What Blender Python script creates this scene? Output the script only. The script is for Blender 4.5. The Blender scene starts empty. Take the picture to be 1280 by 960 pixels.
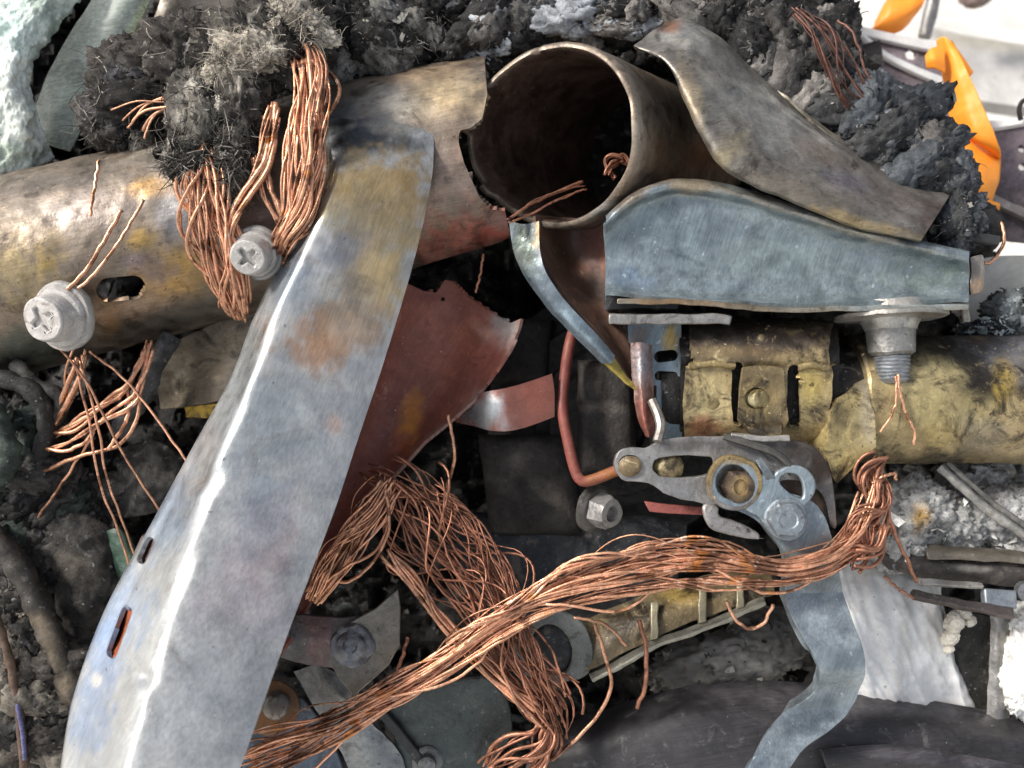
import bpy, math, random
import numpy as np
from mathutils import Vector, Matrix, Euler
from mathutils.geometry import delaunay_2d_cdt

random.seed(7); RNG = np.random.default_rng(7)
SC = bpy.context.scene
COL = SC.collection
# ------------------------------------------------------------------ frame of work
# one unit = 0.4 mm; x right, y up the picture, z towards the viewer.  The whole wreck is
# then tilted into the world (z up) because the viewer looks down into it.
S = 0.0004
HFOV = math.radians(60)
D = 640 / math.tan(HFOV / 2)
PITCH = math.radians(42)
TH = math.pi / 2 - PITCH
ROT = Matrix.Rotation(TH, 3, 'X')
RN = np.array(ROT)
LIFT = 0.36                                   # height of the wreck's middle above the ground

def to_world(v):
    v = np.asarray(v, float)
    return (v @ RN.T) * S + np.array([0, 0, LIFT])

# ------------------------------------------------------------------ camera
cam = bpy.data.cameras.new('camera'); camo = bpy.data.objects.new('camera', cam); COL.objects.link(camo)
cam.sensor_width = 36; cam.angle = HFOV; cam.clip_start = 0.01; cam.clip_end = 3000
camo.location = Vector(to_world([0, 0, D])); camo.rotation_euler = Euler((TH, 0, 0))
cam.dof.use_dof = True; cam.dof.focus_distance = (D - 60) * S; cam.dof.aperture_fstop = 6.0
SC.camera = camo

# ------------------------------------------------------------------ sky, sun, exposure
SUN_LOCAL = np.array([-0.70, 0.50, 0.50])
sd = Vector((RN @ (SUN_LOCAL / np.linalg.norm(SUN_LOCAL))).tolist())
elev = math.asin(sd.z); azim = math.atan2(sd.x, sd.y)
world = bpy.data.worlds.new('World'); SC.world = world; world.use_nodes = True
wn = world.node_tree; bg = wn.nodes['Background']
sky = wn.nodes.new('ShaderNodeTexSky'); sky.sky_type = 'NISHITA'; sky.sun_disc = False
sky.sun_elevation = elev; sky.sun_rotation = azim; sky.air_density = 1.0; sky.dust_density = 3.0; sky.ozone_density = 1.0
hz_ = wn.nodes.new('ShaderNodeHueSaturation'); hz_.inputs['Saturation'].default_value = 0.45      # hazy, whitish sky
wn.links.new(sky.outputs[0], hz_.inputs['Color']); wn.links.new(hz_.outputs[0], bg.inputs[0]); bg.inputs[1].default_value = 0.145
sl = bpy.data.lights.new('sun', 'SUN'); sl.energy = 2.7; sl.angle = math.radians(10); sl.color = (1.0, 0.96, 0.9)
so = bpy.data.objects.new('sun', sl); COL.objects.link(so)
so.rotation_euler = sd.to_track_quat('Z', 'Y').to_euler(); so.location = (0, 0, 3)
SC.view_settings.view_transform = 'Standard'; SC.view_settings.look = 'None'
SC.view_settings.gamma = 1; SC.view_settings.use_curve_mapping = False
SC.view_settings.exposure = 0.5

# ------------------------------------------------------------------ maths helpers
def U(p):
    """picture point + depth -> 3D point"""
    p = np.asarray(p, float)
    f = (D - p[..., 2]) / D
    return np.stack([(p[..., 0] - 640) * f, (480 - p[..., 1]) * f, p[..., 2]], -1)

def PX(v):
    f = D / (D - v[..., 2])
    return np.stack([v[..., 0] * f + 640, 480 - v[..., 1] * f], -1)

_PERM = np.random.default_rng(99).permutation(512).astype(np.int64)
_GRAD = np.random.default_rng(98).normal(size=(512, 3)); _GRAD /= np.linalg.norm(_GRAD, axis=1, keepdims=True)
_OCT = [np.linalg.qr(np.random.default_rng(60 + k).normal(size=(3, 3)))[0] for k in range(8)]
def noise(p):
    """gradient noise, about -1..1"""
    p = np.asarray(p, float); f = np.floor(p); t = p - f; i = f.astype(np.int64)
    w3 = t * t * t * (t * (t * 6 - 15) + 10)
    r = 0
    for dx in (0, 1):
        for dy in (0, 1):
            for dz in (0, 1):
                w = (w3[..., 0] if dx else 1 - w3[..., 0]) * (w3[..., 1] if dy else 1 - w3[..., 1]) * (w3[..., 2] if dz else 1 - w3[..., 2])
                h = _PERM[(_PERM[(_PERM[(i[..., 0] + dx) & 511] + i[..., 1] + dy) & 511] + i[..., 2] + dz) & 511]
                r = r + w * ((t - np.array([dx, dy, dz])) * _GRAD[h]).sum(-1)
    return r * 1.6

def fbm(p, o=4, gain=0.5):
    r = 0; a = 1.0; s = 0
    p = np.asarray(p, float)
    for k in range(o):
        r = r + a * noise((p @ _OCT[k].T) * 2 ** k + 17.3 * k + .37); s += a; a *= gain
    return r / s

def ridged(p, o=4):
    r = 0; a = 1.0; s = 0
    for k in range(o):
        r = r + a * (1 - 2.4 * np.abs(noise((p @ _OCT[k].T) * 2 ** k + 9.1 * k + .21))); s += a; a *= 0.55
    return r / s

def catmull(P, n):
    P = np.asarray(P, float)
    if len(P) == 2:
        t = np.linspace(0, 1, n).reshape((-1,) + (1,) * (P.ndim - 1)); return P[0] * (1 - t) + P[1] * t
    d = np.sqrt(np.linalg.norm(np.diff(P.reshape(len(P), -1), axis=0), axis=1)) + 1e-6
    k = np.concatenate([[0], np.cumsum(d)])
    # arc-like resampling: dense table then even length
    def ev(tt):
        i = np.clip(np.searchsorted(k, tt, side='right') - 1, 0, len(P) - 2)
        h = (k[i + 1] - k[i]); u = (tt - k[i]) / h
        sh = (-1,) + (1,) * (P.ndim - 1)
        m = np.zeros_like(P)
        kk = k.reshape(sh)
        m[1:-1] = (P[2:] - P[:-2]) / (kk[2:] - kk[:-2])
        m[0] = (P[1] - P[0]) / (kk[1] - kk[0]); m[-1] = (P[-1] - P[-2]) / (kk[-1] - kk[-2])
        u = u.reshape(sh); h = h.reshape(sh)
        return (2*u**3-3*u**2+1)*P[i] + (u**3-2*u**2+u)*h*m[i] + (-2*u**3+3*u**2)*P[i+1] + (u**3-u**2)*h*m[i+1]
    tt = np.linspace(0, k[-1], max(200, n * 4)); Q = ev(tt)
    L = np.concatenate([[0], np.cumsum(np.linalg.norm(np.diff(Q.reshape(len(Q), -1), axis=0), axis=1))])
    return ev(np.interp(np.linspace(0, L[-1], n), L, tt))

def hx(s, k=1.0):
    s = s.lstrip('#'); c = np.array([int(s[i:i + 2], 16) / 255 for i in (0, 2, 4)])
    return np.where(c <= 0.04045, c / 12.92, ((c + 0.055) / 1.055) ** 2.4) * k

def inpoly(q, poly):
    x, y = q[..., 0], q[..., 1]; r = np.zeros(x.shape, bool); n = len(poly)
    for i in range(n):
        x0, y0 = poly[i]; x1, y1 = poly[(i + 1) % n]
        c = ((y0 > y) != (y1 > y)) & (x < (x1 - x0) * (y - y0) / (y1 - y0 + 1e-12) + x0)
        r ^= c
    return r

def snap(q, poly):
    """nearest points of a closed outline"""
    best = None; bd = None
    P = np.asarray(poly, float)
    for i in range(len(P)):
        a = P[i]; b = P[(i + 1) % len(P)]; ab = b - a
        t = np.clip(((q - a) @ ab) / (ab @ ab + 1e-9), 0, 1)[:, None]
        c = a + t * ab; d = np.linalg.norm(q - c, axis=1)
        if best is None: best, bd = c, d
        else:
            m = d < bd; best[m] = c[m]; bd = np.minimum(d, bd)
    return best

def ellipse(cx, cy, rx, ry, rot=0, n=24):
    a = np.linspace(0, 2 * np.pi, n, endpoint=False); c, s = math.cos(math.radians(rot)), math.sin(math.radians(rot))
    x = rx * np.cos(a); y = ry * np.sin(a)
    return [(cx + u * c - v * s, cy + u * s + v * c) for u, v in zip(x, y)]

def slot(cx, cy, L, w, rot=0, n=8):
    """rounded slot of half length L and half width w"""
    c, s = math.cos(math.radians(rot)), math.sin(math.radians(rot)); pts = []
    for sgn, a0 in ((1, -90), (-1, 90)):
        for k in range(n + 1):
            a = math.radians(a0 + 180 * k / n); pts.append((sgn * (L - w) + w * math.cos(a), w * math.sin(a)))
    return [(cx + u * c - v * s, cy + u * s + v * c) for u, v in pts]

def smooth_poly(P, it=2):
    P = [np.array(p, float) for p in P]
    for _ in range(it):
        Q = []
        for i in range(len(P)):
            a, b = P[i], P[(i + 1) % len(P)]; Q += [a * .75 + b * .25, a * .25 + b * .75]
        P = Q
    return [tuple(p) for p in P]

# ------------------------------------------------------------------ mesh container
class G:
    def __init__(s, v=None, f=None):
        s.v = np.zeros((0, 3)) if v is None else np.asarray(v, float); s.f = [] if f is None else list(f); s.c = None
    def add(s, o):
        n = len(s.v); a, b = s.c, o.c
        if a is not None or b is not None:
            a = a if a is not None else np.ones((n, 3)) * .5
            b = b if b is not None else np.ones((len(o.v), 3)) * .5
            s.c = np.vstack([a, b])
        s.v = np.vstack([s.v, o.v]); s.f += [tuple(i + n for i in q) for q in o.f]
        return s
    def normals(s):
        N = np.zeros_like(s.v)
        by = {}
        for q in s.f: by.setdefault(len(q), []).append(q)
        for L, qs in by.items():
            q = np.array(qs); a, b, c = s.v[q[:, 0]], s.v[q[:, 1]], s.v[q[:, 2]]
            n = np.cross(b - a, c - a)
            if L == 4: n = n + np.cross(c - a, s.v[q[:, 3]] - a)
            for k in range(L): np.add.at(N, q[:, k], n)
        return N / (np.linalg.norm(N, axis=1, keepdims=True) + 1e-12)
    def rough(s, amp, scale, seed=0, o=3):
        N = s.normals(); s.v = s.v + N * (fbm(s.v * scale + seed, o) * amp)[:, None]; return s

def grid(P):
    nu, nv = P.shape[:2]; idx = np.arange(nu * nv).reshape(nu, nv)
    f = np.stack([idx[:-1, :-1], idx[1:, :-1], idx[1:, 1:], idx[:-1, 1:]], -1).reshape(-1, 4)
    return G(P.reshape(-1, 3), [tuple(q) for q in f.tolist()])

def face_camera(g):
    n = g.normals()
    if (n @ np.array([0, 0, 1.])).mean() < 0: g.f = [tuple(reversed(q)) for q in g.f]
    return g

def loft(sections, nu=60, nv=40):
    """skin cross sections, each a list of (px, py, depth)"""
    A = np.stack([catmull(U(np.array(s, float)), nv) for s in sections])
    return face_camera(grid(catmull(A, nu)))

def arch(x0, y0, z0, x1, y1, z1, b, n=9):
    """a section that bows towards the viewer by b"""
    t = (1 - np.cos(np.linspace(0, np.pi, n))) / 2
    return [(x0 + (x1 - x0) * u, y0 + (y1 - y0) * u, z0 + (z1 - z0) * u + b * math.sqrt(max(0, 1 - (2 * u - 1) ** 2))) for u in t]

def cut(g, keep=None, holes=()):
    q = PX(g.v); F = np.array(g.f)
    out = np.zeros(len(g.v), bool); tgt = q.copy()
    jobs = ([(keep, True)] if keep is not None else []) + [(h, False) for h in holes]
    for poly, k in jobs:
        ins = inpoly(q, poly); bad = ~ins if k else ins
        if bad.any(): tgt[bad] = snap(q[bad], poly)
        out |= bad
    kf = ~out[F].all(axis=1)
    F = F[kf]; used = np.unique(F); mp = -np.ones(len(g.v), int); mp[used] = np.arange(len(used))
    mv = used[out[used]]
    f = (D - g.v[mv, 2]) / D
    g.v[mv, 0] += (tgt[mv, 0] - q[mv, 0]) * f; g.v[mv, 1] -= (tgt[mv, 1] - q[mv, 1]) * f
    g.v = g.v[used]; g.f = [tuple(x) for x in mp[F].tolist()]
    if g.c is not None: g.c = g.c[used]
    return g

def solid(g, t):
    n = len(g.v); N = g.normals(); E = {}
    for q in g.f:
        for a, b in zip(q, q[1:] + q[:1]): E[(a, b)] = E.get((a, b), 0) + 1
    back = [tuple(i + n for i in reversed(q)) for q in g.f]
    rim = [(b, a, a + n, b + n) for (a, b) in E if (b, a) not in E]
    g.v = np.vstack([g.v, g.v - N * t]); g.f = g.f + back + rim
    if g.c is not None: g.c = np.vstack([g.c, g.c])
    return g

def paint(g, base, blobs=(), seed=0.0, var=0.12, nsc=0.02):
    """base colour, stains and some painted-in light and shade: (x, y, rx, ry, rot, colour, strength)"""
    q = PX(g.v); c = np.tile(hx(base), (len(g.v), 1))
    w1 = fbm(g.v * 0.018 + seed, 4); w2 = fbm(g.v * 0.06 + seed + 5, 3)
    for (x, y, rx, ry, rot, colr, st) in blobs:
        cs, sn = math.cos(math.radians(rot)), math.sin(math.radians(rot))
        dx, dy = q[:, 0] - x, q[:, 1] - y
        d = np.hypot((dx * cs + dy * sn) / (rx * 1.25), (-dx * sn + dy * cs) / (ry * 1.25)) + w1 * 0.8 + w2 * 0.5
        w = np.clip((1.15 - d) / 0.9, 0, 1); w = (w * w * (3 - 2 * w) * st * 0.85)[:, None]
        c = c * (1 - w) + hx(colr) * w
    g.c = c * (1 + var * fbm(g.v * nsc + seed + 3, 4))[:, None]
    return g

def plate(outline, z0, thick, holes=(), step=6, zf=None, grow=0):
    """flat sheet cut to an outline (with holes); zf bends it in depth"""
    o = [tuple(p) for p in outline]
    pts = list(o); edges = [(i, (i + 1) % len(o)) for i in range(len(o))]
    for h in holes:
        k = len(pts); pts += [tuple(p) for p in h]; edges += [(k + i, k + (i + 1) % len(h)) for i in range(len(h))]
    A = np.array(o); x0, y0 = A.min(0); x1, y1 = A.max(0)
    gx, gy = np.meshgrid(np.arange(x0 + step / 2, x1, step), np.arange(y0 + step / 2, y1, step))
    gp = np.stack([gx.ravel(), gy.ravel()], -1)
    if len(gp):
        ok = inpoly(gp, o)
        for h in holes: ok &= ~inpoly(gp, h)
        for lp in [o] + list(holes):
            if ok.any():
                i = np.where(ok)[0]; dd = np.linalg.norm(gp[i] - snap(gp[i], lp), axis=1); ok[i[dd < step * .45]] = False
        pts += [tuple(p) for p in gp[ok]]
    r = delaunay_2d_cdt([Vector(p) for p in pts], edges, [], 0, 1e-4)
    V = np.array([tuple(p) for p in r[0]]); F = np.array([tuple(t) for t in r[2] if len(t) == 3])
    cen = V[F].mean(1); ok = inpoly(cen, o)
    for h in holes: ok &= ~inpoly(cen, h)
    F = F[ok]
    z = np.full(len(V), float(z0))
    f = (D - z0) / D
    v = np.stack([(V[:, 0] - 640) * f, (480 - V[:, 1]) * f, z], -1)
    if zf is not None: v[:, 2] += np.array([zf(a, b) for a, b in V])
    used = np.unique(F); mp = -np.ones(len(V), int); mp[used] = np.arange(len(used))
    g = G(v[used], [tuple(t) for t in mp[F].tolist()])
    face_camera(g)
    return solid(g, thick)

def frame(d):
    d = np.asarray(d, float); d = d / np.linalg.norm(d)
    a = np.array([0, 0, 1.]) if abs(d[2]) < .9 else np.array([0, 1., 0])
    x = np.cross(a, d); x /= np.linalg.norm(x); y = np.cross(d, x)
    return x, y, d

def lathe(o, d, prof, seg=40, hexa=None, cap=True):
    """turned piece: axis from point o along d, profile of (distance along axis, radius)"""
    x, y, d = frame(d); o = np.asarray(o, float)
    a = np.linspace(0, 2 * np.pi, seg, endpoint=False)
    rows = []
    for i, pr in enumerate(prof):
        t, r = pr[:2]; rr = np.full(seg, float(r))
        if len(pr) > 2:                                          # hexagonal row
            k = np.pi / 3; rr = r * np.cos(k / 2) / np.cos((a % k) - k / 2)
        rows.append(o + d * t + rr[:, None] * (np.cos(a)[:, None] * x + np.sin(a)[:, None] * y))
    P = np.stack(rows); n = len(prof); idx = np.arange(n * seg).reshape(n, seg); f = []
    for i in range(n - 1):
        for j in range(seg): f.append((idx[i, j], idx[i, (j + 1) % seg], idx[i + 1, (j + 1) % seg], idx[i + 1, j]))
    v = P.reshape(-1, 3)
    if cap:
        f.append(tuple(idx[0][::-1].tolist())); f.append(tuple(idx[-1].tolist()))
    return G(v, [tuple(int(k) for k in q) for q in f])

def tube(P, r, seg=6, cap=True):
    """swept round bar through 3D points; r a number or one radius per point"""
    P = np.asarray(P, float); n = len(P); T = np.gradient(P, axis=0); T /= np.linalg.norm(T, axis=1, keepdims=True) + 1e-9
    x = frame(T[0])[0]; a = np.linspace(0, 2 * np.pi, seg, endpoint=False); rows = []
    r = np.broadcast_to(np.asarray(r, float), (n,))
    for i in range(n):
        x = x - T[i] * (x @ T[i]); x /= np.linalg.norm(x) + 1e-9; y = np.cross(T[i], x)
        rows.append(P[i] + r[i] * (np.cos(a)[:, None] * x + np.sin(a)[:, None] * y))
    P2 = np.stack(rows); idx = np.arange(n * seg).reshape(n, seg); f = []
    for i in range(n - 1):
        for j in range(seg): f.append((int(idx[i, j]), int(idx[i, (j + 1) % seg]), int(idx[i + 1, (j + 1) % seg]), int(idx[i + 1, j])))
    if cap: f.append(tuple(idx[0][::-1].tolist())); f.append(tuple(idx[-1].tolist()))
    return G(P2.reshape(-1, 3), f)

# ------------------------------------------------------------------ objects
def thing(name, label, cat, at, group=None):
    o = bpy.data.objects.new(name, None); COL.objects.link(o)
    o.empty_display_size = 0.01; o.location = Vector(to_world(U(np.array(at, float))))
    o['label'] = label; o['category'] = cat
    if group: o['group'] = group
    return o

def obj(name, g, m, parent=None, label=None, cat=None, kind=None, group=None, sharp=38, bevel=0, warp=0):
    if not warp and m.name in ('grey_steel', 'sooty_steel', 'burnt_yellow_paint', 'oxidised_zinc', 'galvanised_steel'): warp = 1.2 if m.name == 'galvanised_steel' else 2.6
    if warp:                                                      # nothing in a burnt car is quite true
        k_ = g.v * 0.035; g.v = g.v + warp * np.stack([fbm(k_ + 3, 3), fbm(k_ + 31, 3), fbm(k_ + 67, 3)], -1)
    w = to_world(g.v)
    if parent is None: org = w.mean(0)
    else:
        org = np.zeros(3); p = parent
        while p is not None: org = org + np.array(p.location); p = p.parent
    me = bpy.data.meshes.new(name); me.from_pydata((w - org).tolist(), [], g.f); me.update()
    if g.c is not None:
        a = me.color_attributes.new('Col', 'FLOAT_COLOR', 'POINT')
        a.data.foreach_set('color', np.hstack([np.clip(g.c, 0, 1), np.ones((len(g.c), 1))]).astype(np.float32).ravel())
    me.polygons.foreach_set('use_smooth', [True] * len(me.polygons))
    if sharp: me.set_sharp_from_angle(angle=math.radians(sharp))
    me.materials.append(m)
    o = bpy.data.objects.new(name, me); COL.objects.link(o)
    if parent is None: o.location = org
    else: o.parent = parent
    if label: o['label'] = label
    if cat: o['category'] = cat
    if kind: o['kind'] = kind
    if group: o['group'] = group
    if bevel:
        b = o.modifiers.new('edge', 'BEVEL'); b.width = bevel * S; b.segments = 2; b.limit_method = 'ANGLE'; b.angle_limit = math.radians(50); b.use_clamp_overlap = True
    return o

# ------------------------------------------------------------------ materials
def mat(name, col=None, metal=0.0, rough=0.5, rvar=0.15, var=0.25, vsc=0.03, specks=(), bump=(0.12, 0.15), bump2=None, spec=0.5, rnd=0.0, sheen=0.0, trans=None, mvar=0.0, grime=None, dust=None, wear=None, scratch=None):
    m = bpy.data.materials.new(name); m.use_nodes = True; nt = m.node_tree; N = nt.nodes; L = nt.links
    bs = N['Principled BSDF']
    tc = N.new('ShaderNodeTexCoord'); mp = N.new('ShaderNodeMapping'); mp.inputs['Scale'].default_value = (1 / S,) * 3
    L.new(tc.outputs['Object'], mp.inputs['Vector'])
    oi = N.new('ShaderNodeObjectInfo')
    def nz(scale, detail=5, rough_=0.6, dist=0.0):
        n = N.new('ShaderNodeTexNoise'); n.inputs['Scale'].default_value = scale; n.inputs['Detail'].default_value = detail
        n.inputs['Roughness'].default_value = rough_; n.inputs['Distortion'].default_value = dist
        L.new(mp.outputs[0], n.inputs['Vector']); return n.outputs['Fac']
    def ramp(src, a, b, c0=0.0, c1=1.0):
        r = N.new('ShaderNodeMapRange'); r.inputs[1].default_value = a; r.inputs[2].default_value = b; r.inputs[3].default_value = c0; r.inputs[4].default_value = c1
        r.interpolation_type = 'SMOOTHSTEP'; L.new(src, r.inputs[0]); return r.outputs[0]
    def mix(fac, a, b, blend='MIX'):
        x = N.new('ShaderNodeMix'); x.data_type = 'RGBA'; x.blend_type = blend
        if isinstance(fac, float): x.inputs[0].default_value = fac
        else: L.new(fac, x.inputs[0])
        for s_, i in ((a, 6), (b, 7)):
            if isinstance(s_, tuple): x.inputs[i].default_value = s_
            else: L.new(s_, x.inputs[i])
        return x.outputs[2]
    if col is None:
        at = N.new('ShaderNodeAttribute'); at.attribute_name = 'Col'; c = at.outputs['Color']
    else:
        r = N.new('ShaderNodeRGB'); r.outputs[0].default_value = tuple(hx(col)) + (1,); c = r.outputs[0]
    # value variation
    v = ramp(nz(vsc, 6, 0.62, 0.3), 0.3, 0.7, 1 - var, 1 + var)
    cb = N.new('ShaderNodeCombineColor'); [L.new(v, cb.inputs[i]) for i in range(3)]
    c = mix(1.0, c, cb.outputs[0], 'MULTIPLY')
    v2 = ramp(nz(vsc * 7, 4, 0.7), 0.3, 0.7, 1 - var * .6, 1 + var * .6)
    cb2 = N.new('ShaderNodeCombineColor'); [L.new(v2, cb2.inputs[i]) for i in range(3)]
    c = mix(1.0, c, cb2.outputs[0], 'MULTIPLY')
    if rnd:
        rv = N.new('ShaderNodeMapRange'); rv.inputs[3].default_value = 1 - rnd; rv.inputs[4].default_value = 1 + rnd * .6; L.new(oi.outputs['Random'], rv.inputs[0])
        cb3 = N.new('ShaderNodeCombineColor'); [L.new(rv.outputs[0], cb3.inputs[i]) for i in range(3)]
        c = mix(1.0, c, cb3.outputs[0], 'MULTIPLY')
    spk = None
    for (sc_, scale, th, st) in specks:
        f = ramp(nz(scale, 3, 0.55), th, th + 0.05, 0, st)
        c = mix(f, c, tuple(hx(sc_)) + (1,))
        spk = f if spk is None else spk
    for lay in (grime, dust):                                     # soot smears, then settled ash
        if lay:
            gc, sc_, lo, st = lay
            f = ramp(nz(sc_, 9, 0.72, 0.9), lo, lo + 0.16, 0, st); c = mix(f, c, tuple(hx(gc)) + (1,))
    if wear:                                                      # rubbed edges
        ge = N.new('ShaderNodeNewGeometry'); f = ramp(ge.outputs['Pointiness'], wear[1], wear[1] + 0.05, 0, wear[2]); c = mix(f, c, tuple(hx(wear[0])) + (1,))
    scr = None
    if scratch:                                                   # fine rubbed lines along one direction
        dl, st = scratch; dl = np.array(dl, float); dl /= np.linalg.norm(dl); sx = frame(dl)
        cmb = N.new('ShaderNodeCombineXYZ')
        for k, (ax_, fr) in enumerate(((sx[0], .45), (sx[1], .45), (sx[2], .012))):
            dp_ = N.new('ShaderNodeVectorMath'); dp_.operation = 'DOT_PRODUCT'; dp_.inputs[1].default_value = tuple(RN @ ax_ * fr); L.new(mp.outputs[0], dp_.inputs[0]); L.new(dp_.outputs['Value'], cmb.inputs[k])
        n_ = N.new('ShaderNodeTexNoise'); n_.inputs['Scale'].default_value = 1; n_.inputs['Detail'].default_value = 3; L.new(cmb.outputs[0], n_.inputs['Vector'])
        scr = ramp(n_.outputs['Fac'], .35, .65, 1 - st, 1 + st)
        cs_ = N.new('ShaderNodeCombineColor'); [L.new(scr, cs_.inputs[i]) for i in range(3)]
        c = mix(1.0, c, cs_.outputs[0], 'MULTIPLY')
    L.new(c, bs.inputs['Base Color'])
    rr = ramp(nz(vsc * 2.3, 5, 0.65), 0.3, 0.7, max(0.05, rough - rvar), min(1, rough + rvar)); L.new(rr, bs.inputs['Roughness'])
    if mvar:
        mm = ramp(nz(vsc * 1.3, 5, 0.65), 0.35, 0.65, max(0, metal - mvar), min(1, metal + mvar)); L.new(mm, bs.inputs['Metallic'])
    else: bs.inputs['Metallic'].default_value = metal
    bs.inputs['Specular IOR Level'].default_value = spec
    if trans:
        bs.inputs['Subsurface Weight'].default_value = trans; bs.inputs['Subsurface Radius'].default_value = (0.01, 0.004, 0.002); bs.inputs['Subsurface Scale'].default_value = 0.3
    prev = None
    for b in (bump, bump2):
        if not b: continue
        bn = N.new('ShaderNodeBump'); bn.inputs['Strength'].default_value = b[1]; bn.inputs['Distance'].default_value = (b[2] if len(b) > 2 else 1.5) * S
        L.new(nz(b[0], 6, 0.65), bn.inputs['Height'])
        if prev: L.new(prev, bn.inputs['Normal'])
        prev = bn.outputs[0]
    if prev: L.new(prev, bs.inputs['Normal'])
    return m

M = {}
M['heat'] = mat('heat_tinted_steel', None, 0.50, 0.48, 0.14, 0.2, 0.02, [('#2c2824', 0.16, 0.66, 0.55), ('#c9bfae', 0.2, 0.70, 0.5)], (0.1, 0.10), (0.02, 0.35, 6), mvar=0.25, grime=('#332a23', 0.022, 0.51, 0.75), dust=('#a89c8a', 0.05, 0.60, 0.3), scratch=((.97, .2, 0), .10))
M['pale'] = mat('blued_steel', None, 0.62, 0.31, 0.05, 0.08, 0.02, [('#3a332e', 0.10, 0.70, 0.6), ('#d5d2cc', 0.17, 0.71, 0.4)], (0.12, 0.10), (0.015, 0.15, 5), mvar=0.15, grime=('#6d655f', 0.012, 0.55, 0.5), dust=('#b9b3aa', 0.08, 0.62, 0.3), scratch=((.34, .94, 0), .10))
M['galv'] = mat('galvanised_steel', None, 0.55, 0.40, 0.10, 0.14, 0.03, [('#c8d2d2', 0.11, 0.66, 0.45), ('#3d474a', 0.14, 0.69, 0.5)], (0.15, 0.12), (0.02, 0.3, 4), mvar=0.2, grime=('#434a4c', 0.012, 0.54, 0.5), dust=('#a4aaa8', 0.08, 0.62, 0.3), scratch=((.3, .95, .1), .12))
M['red'] = mat('red_oxide_primer', None, 0.05, 0.58, 0.12, 0.16, 0.03, [('#e4d7c9', 0.22, 0.72, 0.9), ('#3b1d18', 0.1, 0.68, 0.5)], (0.12, 0.08), (0.02, 0.3, 4), grime=('#55302a', 0.03, 0.54, 0.55), dust=('#b8917c', 0.06, 0.56, 0.45), scratch=((.5, .8, 0), .08))
M['brass'] = mat('burnt_yellow_paint', None, 0.35, 0.48, 0.15, 0.22, 0.04, [('#1d1a16', 0.09, 0.66, 0.7), ('#e8d3a0', 0.2, 0.68, 0.6)], (0.16, 0.35, 2), (0.04, 0.4, 3), grime=('#1f1813', 0.02, 0.47, 0.9), dust=('#d6c294', 0.06, 0.56, 0.5))
M['steel'] = mat('grey_steel', None, 0.6, 0.42, 0.14, 0.18, 0.05, [('#2b2a29', 0.15, 0.67, 0.6), ('#d6d6d2', 0.2, 0.7, 0.5)], (0.2, 0.3, 2), (0.05, 0.3, 3), grime=('#332e2a', 0.04, 0.52, 0.6), dust=('#b9b3a9', 0.07, 0.57, 0.45))
M['soot'] = mat('sooty_steel', None, 0.25, 0.55, 0.2, 0.35, 0.03, [('#8a8580', 0.2, 0.66, 0.6), ('#6b625a', 0.035, 0.60, 0.5)], (0.12, 0.4, 2), (0.03, 0.4, 4), dust=('#7d766d', 0.05, 0.58, 0.4))
M['copper'] = mat('bare_copper', '#dca584', 0.72, 0.36, 0.14, 0.34, 0.05, [('#4a2a1e', 0.025, 0.56, 0.75), ('#c9803c', 0.03, 0.62, 0.6), ('#f2d8c4', 0.07, 0.64, 0.6)], (0.35, 0.5, 1.0), rnd=0.4)
M['copper_dark'] = mat('scorched_copper', '#a8765e', 0.68, 0.45, 0.14, 0.35, 0.06, [('#3a1d18', 0.05, 0.6, 0.7)], (0.35, 0.5, 1.0), rnd=0.35)
M['wire_brown'] = mat('burnt_wire', '#6e4a3e', 0.4, 0.5, 0.14, 0.35, 0.06, [('#2a1a16', 0.05, 0.56, 0.8)], (0.35, 0.5, 1.0), rnd=0.4)
M['char'] = mat('charred_matter', None, 0.0, 0.72, 0.2, 0.5, 0.05, [('#8d8d8c', 0.12, 0.66, 0.6)], (0.09, 0.7, 4), (0.3, 0.5, 2), spec=0.35, dust=('#8f8c88', 0.03, 0.55, 0.45))
M['ash'] = mat('ash_fluff', None, 0.0, 0.95, 0.05, 0.4, 0.06, [('#1c1b1a', 0.07, 0.64, 0.7), ('#d8d2c4', 0.12, 0.66, 0.5)], (0.12, 0.9, 5), (0.4, 0.6, 2), spec=0.1)
M['fibre'] = mat('ash_fibre', None, 0.0, 0.9, 0.05, 0.4, 0.05, (), (0.3, 0.2), spec=0.1)
M['foam'] = mat('scorched_foam', None, 0.0, 0.8, 0.1, 0.2, 0.03, [('#4d5a4c', 0.06, 0.66, 0.5), ('#f2f6ef', 0.09, 0.62, 0.6)], (0.08, 0.8, 5), (0.3, 0.5, 2))
M['white'] = mat('pale_cloth', None, 0.0, 0.8, 0.1, 0.12, 0.02, [('#57534d', 0.09, 0.69, 0.5)], (0.05, 0.4, 3), (0.4, 0.2, 1))
M['black'] = mat('soot_black', None, 0.1, 0.7, 0.15, 0.4, 0.04, [('#5a544e', 0.15, 0.68, 0.5)], (0.12, 0.5, 3), (0.03, 0.5, 5))
M['plastic'] = mat('dark_plastic', None, 0.0, 0.46, 0.1, 0.2, 0.02, [('#8c8a8a', 0.2, 0.70, 0.6)], (0.2, 0.1), (0.015, 0.2, 4), dust=('#7d7a78', 0.03, 0.54, 0.45), grime=('#171617', .012, .5, .6), scratch=((1, .15, 0), .2))
M['orange'] = mat('orange_webbing', '#ff9c30', 0.0, 0.5, 0.1, 0.06, 0.02, (), (0.02, 0.2, 3), trans=0.3)
M['ground'] = mat('pale_concrete', None, 0.0, 0.85, 0.1, 0.18, 0.004, [('#8d8880', 0.02, 0.63, 0.4)], (0.05, 0.3, 3))

print('helpers ok')
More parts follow.
